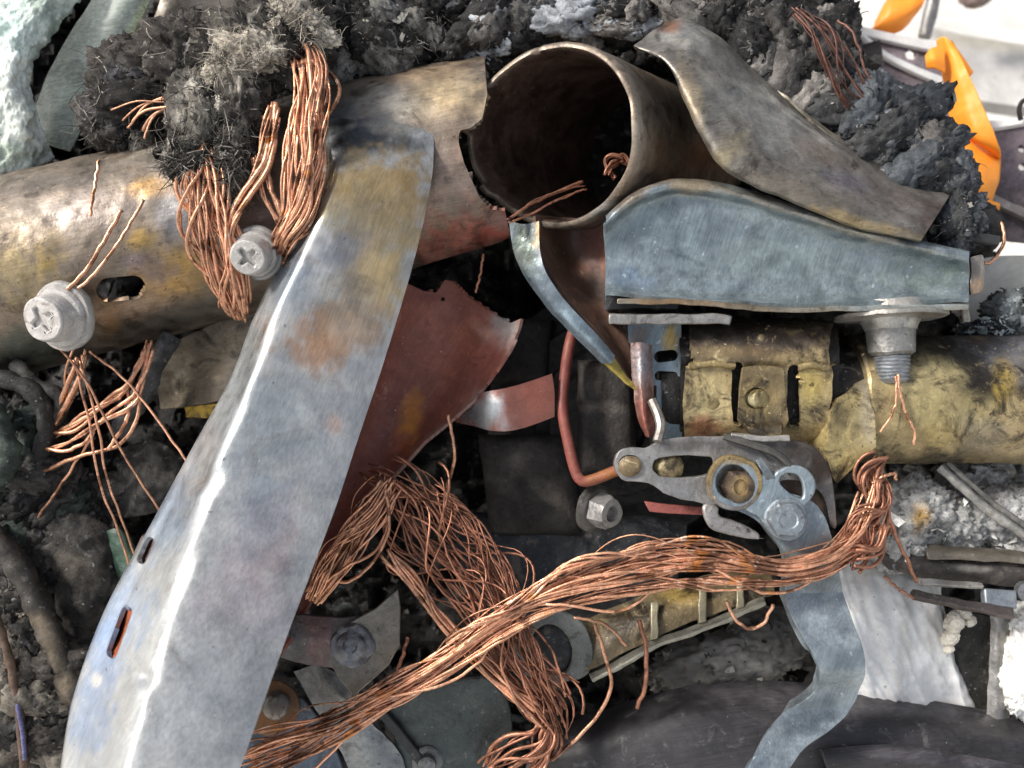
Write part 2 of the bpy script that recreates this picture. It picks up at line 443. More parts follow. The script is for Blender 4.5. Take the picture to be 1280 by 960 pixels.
# ================================================================== THE SETTING
def box_grid(x0, x1, y0, y1, nx, ny):
    X, Y = np.meshgrid(np.linspace(x0, x1, nx), np.linspace(y0, y1, ny), indexing='ij'); return X, Y

# ground: one pale concrete sheet out to the horizon (world horizontal)
me = bpy.data.meshes.new('ground'); R_ = 1500
me.from_pydata([(-R_, -R_, 0), (R_, -R_, 0), (R_, R_, 0), (-R_, R_, 0)], [], [(0, 1, 2, 3)])
a = me.color_attributes.new('Col', 'FLOAT_COLOR', 'POINT')
for d_ in a.data: d_.color = tuple(hx('#d2cec6')) + (1,)
me.materials.append(M['ground']); gr = bpy.data.objects.new('ground', me); COL.objects.link(gr); gr['kind'] = 'structure'

# charred heap that fills the wreck behind everything
X, Y = box_grid(-260, 1500, -200, 1200, 270, 215)
base = np.stack([X, Y, np.zeros_like(X)], -1)
q = np.stack([X * 0.012, Y * 0.012, X * 0 + 3.3], -1)
Z = -215 + 60 * fbm(q, 3) + 34 * ridged(q * 2.2, 3) + 9 * ridged(q * 4.1 + 3, 2)
Z = Z - 70 * np.exp(-(((X - 690) / 170) ** 2 + ((Y - 470) / 260) ** 2))          # hollow in the middle
Z = Z + 55 * np.exp(-(((X - 60) / 190) ** 2 + ((Y - 760) / 230) ** 2))
Z = Z - 0.9 * np.clip(Y - 1000, 0, None)
heap = face_camera(grid(U(np.stack([X, Y, Z], -1))))
HEAP_KEEP = [(-300, -300), (985, -300), (1000, -20), (1075, 60), (1130, 150), (1185, 215), (1225, 300), (1225, 420), (1560, 430), (1560, 1300), (-300, 1300)]
cut(heap, HEAP_KEEP)
paint(heap, '#1d1b1a', [(1180, 640, 130, 70, 0, '#9a9894', 1), (1250, 620, 60, 60, 0, '#b5b4b0', .9), (930, 820, 110, 40, 0, '#6d6a66', .8),
    (60, 620, 70, 90, 0, '#3c3f3c', .8), (130, 700, 50, 60, 20, '#46524a', .7), (60, 880, 70, 90, 0, '#6b665c', .8), (150, 760, 40, 60, 0, '#5e564a', .7),
    (690, 420, 140, 200, 0, '#161514', .9), (560, 30, 160, 60, 0, '#4a4a4b', .7), (900, 30, 120, 40, 0, '#43413f', .7)], 2.0, 0.5, 0.05)
solid(heap, 30)
obj('charred_heap', heap, M['char'], label='black charred debris heap filling the wreck behind the metal parts', cat='debris', kind='stuff')

# loose chips and flakes of char lying on the heap
def chips(n, where, size, cols, seed):
    r = np.random.default_rng(seed); V = []; F = []; C = []
    o = np.array([[1, 0, 0], [-1, 0, 0], [0, 1, 0], [0, -1, 0], [0, 0, .5], [0, 0, -.5]], float)
    tri = [(0, 2, 4), (2, 1, 4), (1, 3, 4), (3, 0, 4), (2, 0, 5), (1, 2, 5), (3, 1, 5), (0, 3, 5)]
    for k in range(n):
        x, y, z = where(r); s = size * (0.35 + r.random() ** 2 * 1.4)
        qd = r.normal(size=(3, 3)); Q, _ = np.linalg.qr(qd)
        sh = o * (0.55 + r.random((6, 1)) * .8) * np.array([1, .3 + r.random() * .6, .25 + .5 * r.random()]) * s
        n0 = len(V) * 6; V.append(sh @ Q.T + U(np.array([x, y, z]))); F += [tuple(i + n0 for i in t) for t in tri]
        c = hx(cols[r.integers(len(cols))]) * (.6 + .8 * r.random()); C.append(np.tile(c, (6, 1)))
    g = G(np.vstack(V), F); g.c = np.vstack(C); return g

def shreds(n, where, size, cols, seed, lie=0.5):
    """thin curled flakes, three by three points each, ragged outline"""
    r = np.random.default_rng(seed); V = []; F = []; C = []
    gu, gv_ = np.meshgrid([-1, 0, 1], [-1, 0, 1], indexing='ij'); uu, vv = gu.ravel(), gv_.ravel()
    qd = [(0, 3, 4, 1), (1, 4, 5, 2), (3, 6, 7, 4), (4, 7, 8, 5)]
    for k in range(n):
        x, y, z, nn = where(r); s_ = size * (.25 + 1.3 * r.random() ** 4)
        nn = nn + r.normal(size=3) * lie; nn /= np.linalg.norm(nn); a_, b_, c_ = frame(nn); th = r.random() * 6.28
        e1 = a_ * math.cos(th) + b_ * math.sin(th); e2 = np.cross(c_, e1)
        ju = uu * (1 + r.normal(size=9) * .2); jv = vv * (.3 + .4 * r.random()) * (1 + r.normal(size=9) * .25)
        h = r.normal() * .3 * uu ** 2 + r.normal() * .3 * vv ** 2 + r.normal(size=9) * .08 + .1
        V.append(U(np.array([x, y, z])) + s_ * (ju[:, None] * e1 + jv[:, None] * e2 + h[:, None] * c_))
        F += [tuple(i + 9 * k for i in t) for t in qd]
        C.append(np.tile(hx(cols[r.integers(len(cols))]) * (.55 + .8 * r.random()), (9, 1)))
    g = G(np.vstack(V), F); g.c = np.vstack(C); return g

hz_pts = PX(heap.v[:len(heap.v) // 2]); hz_z = heap.v[:len(heap.v) // 2, 2]
from mathutils.kdtree import KDTree
kd = KDTree(len(hz_pts))
for i_, p_ in enumerate(hz_pts): kd.insert((p_[0], p_[1], 0), i_)
kd.balance()
def heap_z(x, y): return hz_z[kd.find((x, y, 0))[1]]
def on_heap(regs):
    def w(r):
        x0, x1, y0, y1 = regs[r.integers(len(regs))]
        x = x0 + (x1 - x0) * r.random(); y = y0 + (y1 - y0) * r.random()
        return x, y, heap_z(x, y) + r.random() * 8, np.array([0, 0, 1.])
    return w
ch = shreds(3400, on_heap([(-20, 260, 450, 960), (-20, 140, 640, 960), (420, 1020, -10, 120), (820, 1000, 760, 880), (380, 860, 560, 960)]), 12, ['#131211', '#1b1a19', '#2d2b29', '#3f3c39', '#5d5953', '#2f3632'], 5, .8)
ch.add(shreds(700, on_heap([(1100, 1290, 580, 700), (1200, 1290, 380, 440)]), 12, ['#b9b7b2', '#8f8d89', '#d8d6d0', '#3b3937', '#5d5b59'], 6, .8))
obj('char_flakes', ch, M['char'], label='loose flakes of char and ash strewn over the debris heap', cat='flakes', kind='stuff', sharp=0)

# ================================================================== CLUMPS AND FLUFF
import bmesh
_ICO = {}
def ico(sub):
    if sub not in _ICO:
        b = bmesh.new(); bmesh.ops.create_icosphere(b, subdivisions=sub, radius=1); b.verts.ensure_lookup_table()
        _ICO[sub] = (np.array([v.co[:] for v in b.verts]), [tuple(v.index for v in f.verts) for f in b.faces]); b.free()
    return _ICO[sub]

def lump(px, py, z, rx, ry, rz, rot=0, sub=5, amp=0.28, freq=2.2, seed=0.0, fine=0.10, stretch=(1, 1, 1)):
    d, f = ico(sub); c, s = math.cos(math.radians(rot)), math.sin(math.radians(rot))
    v = d * np.array([rx, ry, rz])
    k = freq / max(20.0, min(rx, ry))
    ang = fbm(v * k * .6 + seed, 2) * 1.6; ca, sa = np.cos(ang), np.sin(ang)
    w = np.stack([v[:, 0] * ca - v[:, 1] * sa, v[:, 0] * sa + v[:, 1] * ca, v[:, 2]], -1) * np.array(stretch) + 14 * np.stack([fbm(v * k * 2 + 3, 3), fbm(v * k * 2 + 8, 3), fbm(v * k * 2 + 12, 3)], -1)
    r = 1 + amp * fbm(v * k + seed, 3) + amp * .8 * ridged(w * k * 1.8 + seed + 4, 4) + fine * ridged(w * k * 6 + seed, 3)
    v = v * r[:, None]
    v = np.stack([v[:, 0] * c - v[:, 1] * s, v[:, 0] * s + v[:, 1] * c, v[:, 2]], -1)
    return G(v + U(np.array([px, py, z], float)), list(f))

def hairs(g, n, length, rad, seed, curl=0.6, drift=(0, 0, 0), cols=('#6e6a63',)):
    r = np.random.default_rng(seed); N = g.normals(); V = []; F = []; C = []; k = 0
    front = np.where(N[:, 2] > -0.3)[0]; cc = [hx(c) for c in cols]
    for i in r.choice(front, n):
        p = g.v[i]; tv = r.normal(size=3); tv -= N[i] * (tv @ N[i]); tv /= np.linalg.norm(tv) + 1e-6; d = N[i] * (.15 + .5 * r.random()) + tv + np.array(drift); d /= np.linalg.norm(d); L = length * (.25 + r.random() ** 2 * 1.4)
        q_ = p - d * 2; c = cc[r.integers(len(cc))] * (.5 + r.random()); rr = rad * (.6 + .8 * r.random()); tw = r.normal(size=3) * .45
        for m in range(4):
            x, y, _ = frame(d); w = rr * (1, .9, .7, .15)[m]
            for a_ in (0, 2.1, 4.2): V.append(q_ + w * (math.cos(a_) * x + math.sin(a_) * y))
            C += [c] * 3
            q_ = q_ + d * L / 3; d = d + tw + r.normal(size=3) * .25; d /= np.linalg.norm(d)
        for m in range(3):
            for a_ in range(3):
                b_ = (a_ + 1) % 3; F.append((k + m * 3 + a_, k + m * 3 + b_, k + m * 3 + 3 + b_, k + m * 3 + 3 + a_))
        k += 12
    h = G(np.array(V), F); h.c = np.array(C); return h

def crumbs(g, n, size, seed, cols):
    """flakes stuck to the front of a clump"""
    N = g.normals(); front = np.where(N[:, 2] > -0.1)[0]
    def w(r):
        i = front[r.integers(len(front))]; p = g.v[i]; q2 = PX(p); return q2[0], q2[1], p[2], N[i]
    return shreds(n, w, size, cols, seed)

def clump(name, label, cat, lumps, base, stains, material, seed, hair=0, hair_len=14, hair_rad=.6, group=None, drift=(0, 0, 0), cols=None, flakes=0, fsize=7, tufts=0, tuft_dir=0, **kw):
    g = G(); rl_ = np.random.default_rng(int(seed * 100)); sub_ = kw.pop('sub', 5)
    for j, l in enumerate(lumps): g.add(paint(lump(*l, seed=seed + j * 3.7, sub=sub_, **kw), base, stains, seed, 0.6, 0.06))
    for j in range(tufts):
        l = lumps[rl_.integers(len(lumps))]; a_ = rl_.random() * 6.28; u_ = math.sqrt(rl_.random()) * 1.05
        r_ = (.16 + .3 * rl_.random()) * min(l[3], l[4]); el = 1 + 1.6 * rl_.random()
        t_ = lump(l[0] + l[3] * u_ * math.cos(a_), l[1] + l[4] * u_ * math.sin(a_), l[2] + l[5] * math.sqrt(max(0, 1.1 - u_ * u_)) * .95, r_ * el, r_, r_ * .8, tuft_dir + rl_.normal() * 40, 4, .5, 1.3, seed + j * 1.7, .2, kw.get('stretch', (1, 1, 1)))
        cc_ = (cols or ('#6e6a63',)); g.add(paint(t_, cc_[rl_.integers(len(cc_))], (), seed + j, .6, .08))
    root = thing(name, label, cat, (lumps[0][0], lumps[0][1], lumps[0][2]), group)
    obj('body', g, M[material], root, sharp=0)
    if hair:
        o = obj('fibres', hairs(g, hair, hair_len, hair_rad, int(seed * 10), drift=drift, cols=cols or ('#6e6a63',)), M['fibre'], root, sharp=0); o['kind'] = 'stuff'
    if flakes:
        o = obj('flakes', crumbs(g, flakes, fsize, int(seed * 10) + 1, cols or ('#2b2a29', '#55524f', '#8a8782')), M['char'], root, sharp=0); o['kind'] = 'stuff'
    return root

DARK = ('#141312', '#232120', '#3a3735', '#5a5652', '#7d7872')
clump('ash_fluff', 'shaggy grey ash fluff hanging over the tube and copper bundles', 'ash', [
    (235, 75, 20, 60, 40, 40), (320, 60, 40, 62, 42, 40), (365, 35, 10, 45, 40, 40), (180, 105, -10, 55, 45, 40), (250, 150, 66, 30, 52, 22), (300, 130, 76, 26, 60, 22), (232, 200, 84, 20, 22, 14), (290, 195, 88, 16, 36, 12), (150, 150, -20, 40, 30, 30)],
    '#4d4945', [(300, 70, 60, 40, 0, '#c9c0b0', .9), (345, 30, 40, 25, 0, '#c4bcae', .8), (240, 120, 25, 40, 0, '#7e7a73', .8), (150, 120, 40, 40, 0, '#55555a', .8), (270, 150, 14, 50, 0, '#2b2a2a', .8), (240, 150, 18, 50, 0, '#a8a297', .8), (295, 190, 14, 40, 0, '#8f8a82', .7)], 'ash', 1.3,
    hair=5500, hair_len=26, hair_rad=.5, sub=5, amp=0.5, fine=0.18, freq=1.3, stretch=(2.2, .5, 1), tufts=90, tuft_dir=80, flakes=350, fsize=6, drift=(0, -.4, 0), cols=('#1a1918', '#2f2d2b', '#4d4a46', '#7a756d', '#a8a196', '#3d3a37'))
clump('ash_fluff', 'pale cream wispy ash tuft at the head of the copper bundles', 'ash', [
    (322, 66, 84, 34, 17, 16, -12), (372, 44, 60, 30, 22, 18, 20), (352, 20, 50, 34, 20, 18, -20), (284, 84, 86, 22, 14, 12, 20)], '#b3aa9b', [(330, 74, 24, 8, 0, '#57534d', .8)], 'ash', 31.3,
    hair=2200, hair_len=20, hair_rad=.45, amp=0.55, fine=0.2, freq=1.2, stretch=(.5, 2.2, 1), tufts=36, tuft_dir=-15, flakes=60, fsize=5, cols=('#6b655c', '#968e82', '#b8afa1', '#d0c8ba', '#4a4640'))
clump('charred_foam_clump', 'dark grey furry burnt foam clump behind the tube top edge', 'burnt foam', [
    (470, 45, -75, 75, 50, 50), (430, 20, -60, 45, 35, 40), (540, 20, -80, 50, 35, 40)], '#3b3a3a', [(470, 35, 50, 30, 0, '#6c6a68', .8), (430, 100, 50, 40, 0, '#151414', .9)], 'ash', 4.1, hair=2200, hair_len=22, hair_rad=.5, amp=0.4, freq=1.5, stretch=(.6, 2, 1), cols=('#161515', '#3d3b39', '#6b6863', '#2a2928', '#8f8c86'), flakes=250, fsize=6, tufts=50, tuft_dir=70)
clump('charred_carpet_clump', 'grey crumpled charred carpet above the open tube mouth', 'burnt carpet', [
    (610, 25, -85, 60, 42, 45), (690, 15, -95, 70, 38, 45), (780, 15, -90, 70, 35, 45), (600, 75, -95, 30, 50, 30), (840, 5, -90, 50, 32, 40)], '#36373a',
    [(620, 30, 40, 25, 0, '#8c8d8f', .8), (700, 20, 60, 18, -10, '#85878a', .7), (760, 10, 40, 16, 0, '#777a7d', .7), (580, 60, 20, 30, 0, '#2a2a2b', .8)], 'char', 6.2, sub=5, amp=0.40, fine=0.12, freq=1.5, stretch=(.5, 2.4, 1), flakes=700, fsize=6, tufts=90, tuft_dir=-10, hair=1500, hair_len=16, cols=DARK + ('#9a9da0', '#b9bcbe'))
clump('charred_carpet_clump', 'black charred carpet above the bent shroud plate top corner', 'burnt carpet', [
    (910, 25, -60, 60, 40, 45), (965, 55, -50, 55, 50, 45), (1010, 105, -55, 45, 45, 40), (880, -5, -80, 50, 30, 30), (1040, 60, -80, 30, 40, 30)], '#322f2d',
    [(930, 40, 30, 30, 0, '#5f5a53', .7), (985, 80, 30, 20, 40, '#4e4a46', .7)], 'char', 8.8, sub=5, hair=1600, hair_len=20, amp=0.40, fine=0.12, freq=1.5, stretch=(.5, 2.2, 1), flakes=600, fsize=6, tufts=90, tuft_dir=60, cols=DARK)
clump('charred_carpet_clump', 'dark blue-grey charred lump beside the orange strap', 'burnt carpet', [
    (1090, 165, -40, 62, 45, 45, 25), (1140, 205, -30, 58, 42, 40, 30), (1180, 235, -30, 34, 36, 34), (1195, 285, -10, 26, 32, 30), (1060, 120, -60, 40, 32, 34)], '#3a3d40',
    [(1085, 130, 45, 18, 15, '#8a8580', .8), (1130, 190, 45, 25, 30, '#55595d', .8), (1150, 160, 40, 30, 20, '#6d655e', .6)], 'char', 11.1, sub=5, amp=0.40, fine=0.10, freq=1.3, stretch=(.5, 2.4, 1), flakes=400, fsize=5, tufts=70, tuft_dir=30, hair=1000, hair_len=12, cols=('#1d1e20', '#2d3033', '#44484c', '#6a6c6d', '#3a3a3a', '#8a8680'))
clump('charred_cable_mound', 'sooty fibrous mound with scorched strands beneath the tube', 'burnt wiring', [
    (30, 560, -60, 55, 70, 40), (90, 640, -90, 70, 60, 45), (40, 720, -70, 60, 60, 45), (120, 720, -80, 60, 60, 45)], '#1e1d1c',
    [(30, 600, 40, 60, 0, '#4f5452', .7), (130, 690, 40, 30, 40, '#47564c', .7), (100, 730, 50, 30, 30, '#6b6254', .7), (45, 500, 40, 40, 0, '#1c1c1c', .8)], 'char', 13.7, hair=500, hair_len=30, amp=0.42, fine=0.10, freq=1.4, stretch=(.4, 2.4, 1), flakes=1000, fsize=8, tufts=60, tuft_dir=50, cols=('#0f0e0e', '#1a1918', '#262422', '#3a3733', '#29322c'))
clump('ash_mound', 'dry brown-grey ash and grit mound beside the bracket foot', 'ash', [
    (40, 880, -30, 60, 80, 40), (20, 790, -50, 45, 50, 40)], '#3a352f', [(40, 900, 40, 50, 0, '#8f877a', .7), (30, 800, 30, 40, 0, '#3a3834', .8)], 'char', 16.7, hair=500, hair_len=22, amp=0.4, fine=0.16, flakes=1200, fsize=6, tufts=60, cols=('#171513', '#2d2925', '#4d473f', '#6d665b', '#3d3731'))
clump('ash_lump', 'pale grey ash lump below the yellow column tube', 'ash', [
    (1140, 640, -40, 44, 40, 34), (1185, 655, -55, 44, 34, 34), (1120, 680, -40, 34, 30, 30)], '#b4b3af', [(1150, 645, 14, 20, 30, '#c79a3e', .9), (1165, 665, 30, 16, 0, '#6f6e6d', .7)], 'ash', 18.9, amp=0.34, fine=0.1, freq=1.6, flakes=120, cols=('#c9c8c4', '#8b8987', '#e4e2de'))
clump('ash_lump', 'grey-white ash lump behind the twin grey cables', 'ash', [
    (1250, 640, -60, 46, 34, 34), (1215, 600, -90, 40, 26, 30), (1275, 690, -50, 30, 24, 30)], '#a9a8a6', [(1240, 620, 30, 16, 0, '#5c5a58', .7)], 'ash', 20.9, amp=0.34, fine=0.1, freq=1.6, flakes=120, cols=('#c9c8c4', '#6b6967', '#e4e2de'))
clump('ash_lump', 'bright white crumbly lump at the dark post foot', 'ash', [(1285, 840, -20, 30, 52, 30), (1290, 790, -30, 26, 34, 28)], '#e8e6e0', [], 'white', 22.9, amp=0.3)
clump('ash_lump', 'speckled black and grey ash crust on the column tube', 'ash', [(1270, 395, -40, 32, 26, 24), (1235, 412, -40, 30, 9, 20)], '#4b4f4f', [(1265, 385, 20, 20, 0, '#a8aeae', .8), (1240, 412, 25, 6, 0, '#141414', .9)], 'char', 24.9, amp=0.4, fine=0.25, flakes=300, cols=('#1b1b1b', '#9ea6a6', '#cdd3d3'))
clump('sooty_rag', 'grey soot-streaked rag heap behind the bent lever', 'rag', [(900, 830, -70, 80, 36, 34, 8), (960, 800, -80, 50, 40, 34), (850, 850, -90, 40, 26, 30)], '#57544f', [(905, 815, 40, 18, 0, '#8d8983', .8), (960, 830, 30, 20, 0, '#9a958d', .6)], 'white', 26.3, amp=0.25, fine=0.06, freq=1.4, stretch=(.5, 1.8, 1), flakes=120, cols=DARK)

# ================================================================== TORN TUBE HALF (upper beam)
beam = loft([arch(-190, 262, -40, -120, 505, -75, 112), arch(-60, 232, -40, 5, 476, -75, 112), arch(60, 204, -40, 125, 442, -75, 112), arch(150, 184, -40, 212, 420, -75, 112),
    arch(250, 158, -40, 312, 396, -75, 112), arch(350, 124, -40, 408, 372, -75, 112), arch(450, 97, -40, 505, 350, -75, 112), arch(550, 78, -40, 600, 330, -75, 112), arch(660, 62, -40, 705, 312, -75, 112)], 260, 90)
beam.rough(3.0, 0.02, 4)
bk = [(604, 40), (606, 80), (609, 118), (603, 148), (588, 160), (574, 163), (573, 178), (580, 203), (590, 226), (599, 246), (614, 262), (631, 264), (634, 276), (638, 296), (625, 303), (606, 309), (560, 322), (516, 336), (480, 500), (-400, 800), (-400, -100)]
cut(beam, bk, [slot(151, 361, 31, 15, -6), slot(206, 187, 17, 9, -30)])
paint(beam, '#776b5e', [(60, 250, 120, 50, -12, '#85796b', .7), (20, 345, 70, 35, -10, '#94835c', .8), (60, 325, 20, 26, 0, '#a68c4e', .8), (175, 300, 26, 14, -20, '#ad8d48', .9), (190, 235, 30, 14, 0, '#b98a3a', .7),
    (215, 345, 60, 34, -10, '#a4813f', .9), (150, 395, 90, 30, -12, '#a98e76', .7), (120, 262, 60, 26, 0, '#8d827c', .8), (180, 330, 30, 14, 10, '#6d6675', .6), (40, 435, 110, 26, -14, '#4a5048', 1), (220, 398, 90, 24, -14, '#3d3c37', 1), (100, 220, 90, 16, -12, '#5d554d', .8),  # dark blobs along the lower edge paint the shade where it curls under
    (130, 375, 20, 40, 0, '#8d6a44', .7), (215, 265, 30, 40, 0, '#6d727c', .6), (190, 190, 40, 14, -15, '#b3aa9c', .7), (320, 280, 50, 60, 0, '#7b6459', .8), (560, 115, 50, 30, -8, '#b8a381', .9), (470, 130, 50, 30, 0, '#8f8e88', .7), (440, 160, 40, 26, 0, '#5c6167', .8), (540, 90, 70, 10, -8, '#9b8267', .7),  # whitish blob by the upper slot is a painted highlight
    (560, 230, 40, 60, 0, '#917f74', .8), (590, 285, 60, 34, -12, '#8c4a3d', .95), (545, 310, 60, 24, -12, '#8a4034', .95), (612, 270, 26, 10, 20, '#7c6f68', .7), (575, 175, 14, 40, 0, '#84705f', .7)], 1.0)
solid(beam, 5)
obj('torn_tube', beam, M['heat'], label='heat-stained half tube with two slots and a torn end', cat='tube', bevel=1.2)

# ================================================================== BIG DIAGONAL BRACKET
rows = [(402, 138, 412, 134, 533, 118, 14), (400, 162, 412, 160, 540, 146, 52), (402, 190, 415, 190, 542, 182, 76), (404, 213, 418, 216, 539, 228, 92), (372, 288, 388, 296, 517, 328, 104), (322, 385, 342, 394, 478, 458, 114), (289, 470, 311, 480, 448, 547, 128),
        (240, 560, 272, 574, 421, 630, 148), (190, 652, 240, 668, 394, 702, 174), (132, 760, 207, 776, 357, 800, 206), (92, 868, 178, 874, 326, 888, 238), (75, 960, 152, 960, 300, 962, 268), (60, 1060, 130, 1052, 274, 1040, 300)]
secs = []
for i, (xl, yl, xm, ym, xr, yr, z) in enumerate(rows):
    dep = min(96, 30 + 12 * max(0, i - 3)) if i > 2 else 26
    w = (xm - xl)
    L_ = lambda t: (xl + w * t, yl + (ym - yl) * t)
    secs.append([(xl + w * .25 + 4, yl, z - dep * 1.5 - 12), L_(0) + (z - dep,), L_(.3) + (z - dep * .69,), L_(.6) + (z - dep * .38,), L_(.84) + (z - dep * .135,), (xm - 1, ym, z - dep * .03), (xm + 8, ym, z + 1),
                 (xm * .8 + xr * .2 + 6, ym * .8 + yr * .2, z), (xm * .5 + xr * .5, (ym + yr) / 2, z - 4), (xm * .2 + xr * .8, ym * .2 + yr * .8, z - 10), (xr, yr, z - 17)])
br = loft(secs, 300, 150)
q = PX(br.v)
def bumpz(x, y, r, a): br.v[:, 2] += a * np.exp(-((q[:, 0] - x) ** 2 + (q[:, 1] - y) ** 2) / (r * r))
bumpz(258, 598, 15, -6); bumpz(180, 848, 10, -5); bumpz(168, 866, 18, 3); bumpz(246, 612, 20, 4)
br.v[:, 2] += -2.5 * np.exp(-((q[:, 1] - 192 + (q[:, 0] - 470) * .12) / 9) ** 2) * (q[:, 1] < 260)                      # the crease where it folds onto the tube
_top = np.clip((222 - q[:, 1]) / 20, 0, 1)
br.v[:, 2] += _top * 1.2 * ridged(np.stack([q[:, 0] * .03, q[:, 1] * .06, q[:, 0] * 0 + 2], -1), 3)
br.v[:, 2] += 2 * fbm(np.stack([q[:, 0] * .012, q[:, 1] * .008, q[:, 0] * 0], -1), 3)
cut(br, None, [slot(149, 790, 34, 7, -70), slot(182, 688, 18, 6, -66)])
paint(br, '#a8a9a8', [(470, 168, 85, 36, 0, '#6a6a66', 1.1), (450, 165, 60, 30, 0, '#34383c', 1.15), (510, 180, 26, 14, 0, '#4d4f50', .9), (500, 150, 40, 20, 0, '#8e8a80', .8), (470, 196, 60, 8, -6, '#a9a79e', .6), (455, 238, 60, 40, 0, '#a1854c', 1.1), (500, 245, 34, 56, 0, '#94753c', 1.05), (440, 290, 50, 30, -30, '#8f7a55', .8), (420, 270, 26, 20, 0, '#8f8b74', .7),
    (460, 310, 60, 110, 15, '#8f8470', .85), (480, 300, 40, 60, 10, '#a3916c', .7), (415, 315, 50, 30, -20, '#6f7683', .8), (470, 350, 30, 50, 20, '#b1996b', .7), (405, 425, 65, 40, -15, '#a37f60', 1.05), (385, 440, 30, 20, 0, '#a8836a', .7), (440, 400, 30, 40, 0, '#a0988c', .6), (360, 350, 30, 40, 0, '#7d8a99', .7), (330, 520, 60, 80, 20, '#8e999f', .5), (420, 530, 12, 14, 0, '#c3a694', .8), (390, 570, 40, 40, 0, '#9a9fa4', .5),
    (300, 740, 60, 90, 15, '#a1979a', .75), (345, 680, 30, 60, 15, '#a08f8f', .6), (270, 850, 70, 80, 0, '#a3a8aa', .6), (120, 860, 30, 90, 10, '#6f84a4', .75), (150, 760, 34, 70, 20, '#7f93b0', .7), (210, 650, 26, 60, 20, '#8da0b8', .6), (120, 850, 8, 10, 0, '#cfc8bd', .8), (330, 640, 30, 50, 10, '#8f9ba6', .5)], 3.0, 0.08)  # bluish blobs down the left flange paint in its sky reflection
_q = PX(br.v)
def backing(cx, cy, L, w, rot, colr):
    P = slot(cx, cy, L + 6, w + 6, rot); z = [br.v[np.argmin(((_q - np.array(p)) ** 2).sum(1)), 2] for p in P]
    g = G(U(np.array([(p[0], p[1], zz - 7) for p, zz in zip(P, z)] + [(cx, cy, np.mean(z) - 8)])), [(i, (i + 1) % len(P), len(P)) for i in range(len(P))])
    return paint(face_camera(g), colr, [], 2, .5, .1)
backs = [backing(149, 790, 34, 7, -70, '#8a4526'), backing(182, 688, 18, 6, -66, '#5b4a45')]
solid(br, 5)
bracket = thing('diagonal_bracket', 'long pale blue-grey sheet metal bracket running diagonally over the tube', 'bracket', (190, 960, 60))
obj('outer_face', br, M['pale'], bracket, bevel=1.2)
# rusty backing seen through the slots
for b_ in backs: obj('slot_backing', b_, M['red'], bracket)
# red inner half, torn at its upper tip
rd = loft([[(440, 330, 70), (490, 345, 0), (545, 345, -34), (600, 355, -22), (665, 385, 14)], [(440, 372, 74), (500, 378, -10), (555, 380, -40), (612, 396, -24), (660, 412, 12)], [(430, 440, 78), (490, 438, -24), (560, 440, -46), (606, 446, -20), (640, 444, 12)], [(410, 505, 80), (465, 512, -24), (530, 512, -40), (570, 512, -12), (600, 505, 14)],
           [(385, 575, 84), (430, 585, -16), (475, 590, -26), (505, 585, -4), (528, 572, 18)], [(350, 660, 88), (385, 672, 0), (418, 680, -4), (440, 678, 8), (456, 670, 24)], [(318, 740, 90), (350, 752, 20), (372, 760, 14), (388, 760, 18), (398, 752, 30)], [(295, 810, 92), (325, 820, 40), (340, 824, 34), (352, 824, 36), (360, 818, 44)]], 170, 70)
rd.rough(2.5, 0.02, 2)
cut(rd, [(400, 335), (505, 352), (530, 364), (546, 366), (556, 350), (566, 352), (580, 368), (604, 384), (622, 396), (638, 404), (651, 398), (648, 412), (638, 436), (618, 466), (592, 500), (560, 528), (530, 552), (498, 588), (468, 620), (440, 652), (415, 695), (395, 738), (362, 800), (340, 830), (260, 830), (300, 600)], [ellipse(553, 374, 4, 3)])
paint(rd, '#7f4d40', [(560, 430, 60, 50, 0, '#965846', .8), (470, 480, 40, 90, 20, '#7a443b', .8), (420, 650, 60, 80, 30, '#6e3a33', .85), (515, 522, 13, 34, 10, '#bd7a30', 1.1), (480, 400, 20, 10, 20, '#a0664a', .7), (610, 420, 30, 10, 40, '#b08a7a', .7), (500, 560, 14, 18, 0, '#a45c3a', .8), (630, 405, 20, 16, 30, '#94918d', .9), (610, 450, 18, 30, 30, '#96554a', .7), (640, 420, 10, 24, 20, '#b1a9a2', .6), (545, 545, 30, 8, -40, '#8e7a70', .7), (500, 590, 30, 8, -42, '#8e7a70', .7), (590, 500, 24, 7, -48, '#938279', .7), (540, 370, 40, 10, 0, '#6e3a32', .7)], 5.0)
solid(rd, 4)
obj('inner_half', rd, M['red'], bracket, label='dull red primed inner half with a torn pointed tip', bevel=0.8)

# ================================================================== OPEN TUBE MOUTH
phi = math.radians(34)
ax = np.array([math.sin(phi), 0.10, -math.cos(phi)]); ax /= np.linalg.norm(ax)
cen = U(np.array([694., 170, 34]))
Rt = 108
x_, y_, d_ = frame(ax); seg = 120; aa = np.linspace(0, 2 * np.pi, seg, endpoint=False)
dirs = np.cos(aa)[:, None] * x_ + np.sin(aa)[:, None] * y_
left = np.clip(-dirs[:, 0], 0, 1); low = np.clip(-dirs[:, 1], 0, 1)
rim = -46 * left ** 1.6 + 5 * noise(np.stack([aa * 2.5, aa * 0, aa * 0], -1)) - 20 * left * (np.abs(aa * 0) + noise(np.stack([aa * 5, aa * 0 + 4, aa * 0], -1)) > .2) + 10 * low
prof = [(520, 12, 1), (520, 94, 1), (400, 94, 1), (250, 95, .8), (120, 96, .6), (50, 98, .4), (20, 99, .15), (5, 100.5, 0), (0, 103, 0), (0, 107, 0), (4, 110, 0), (25, 110, .1), (60, 110, .3), (120, 109, .6), (250, 108, 1), (400, 108, 1), (520, 108, 1)]
rows_ = []
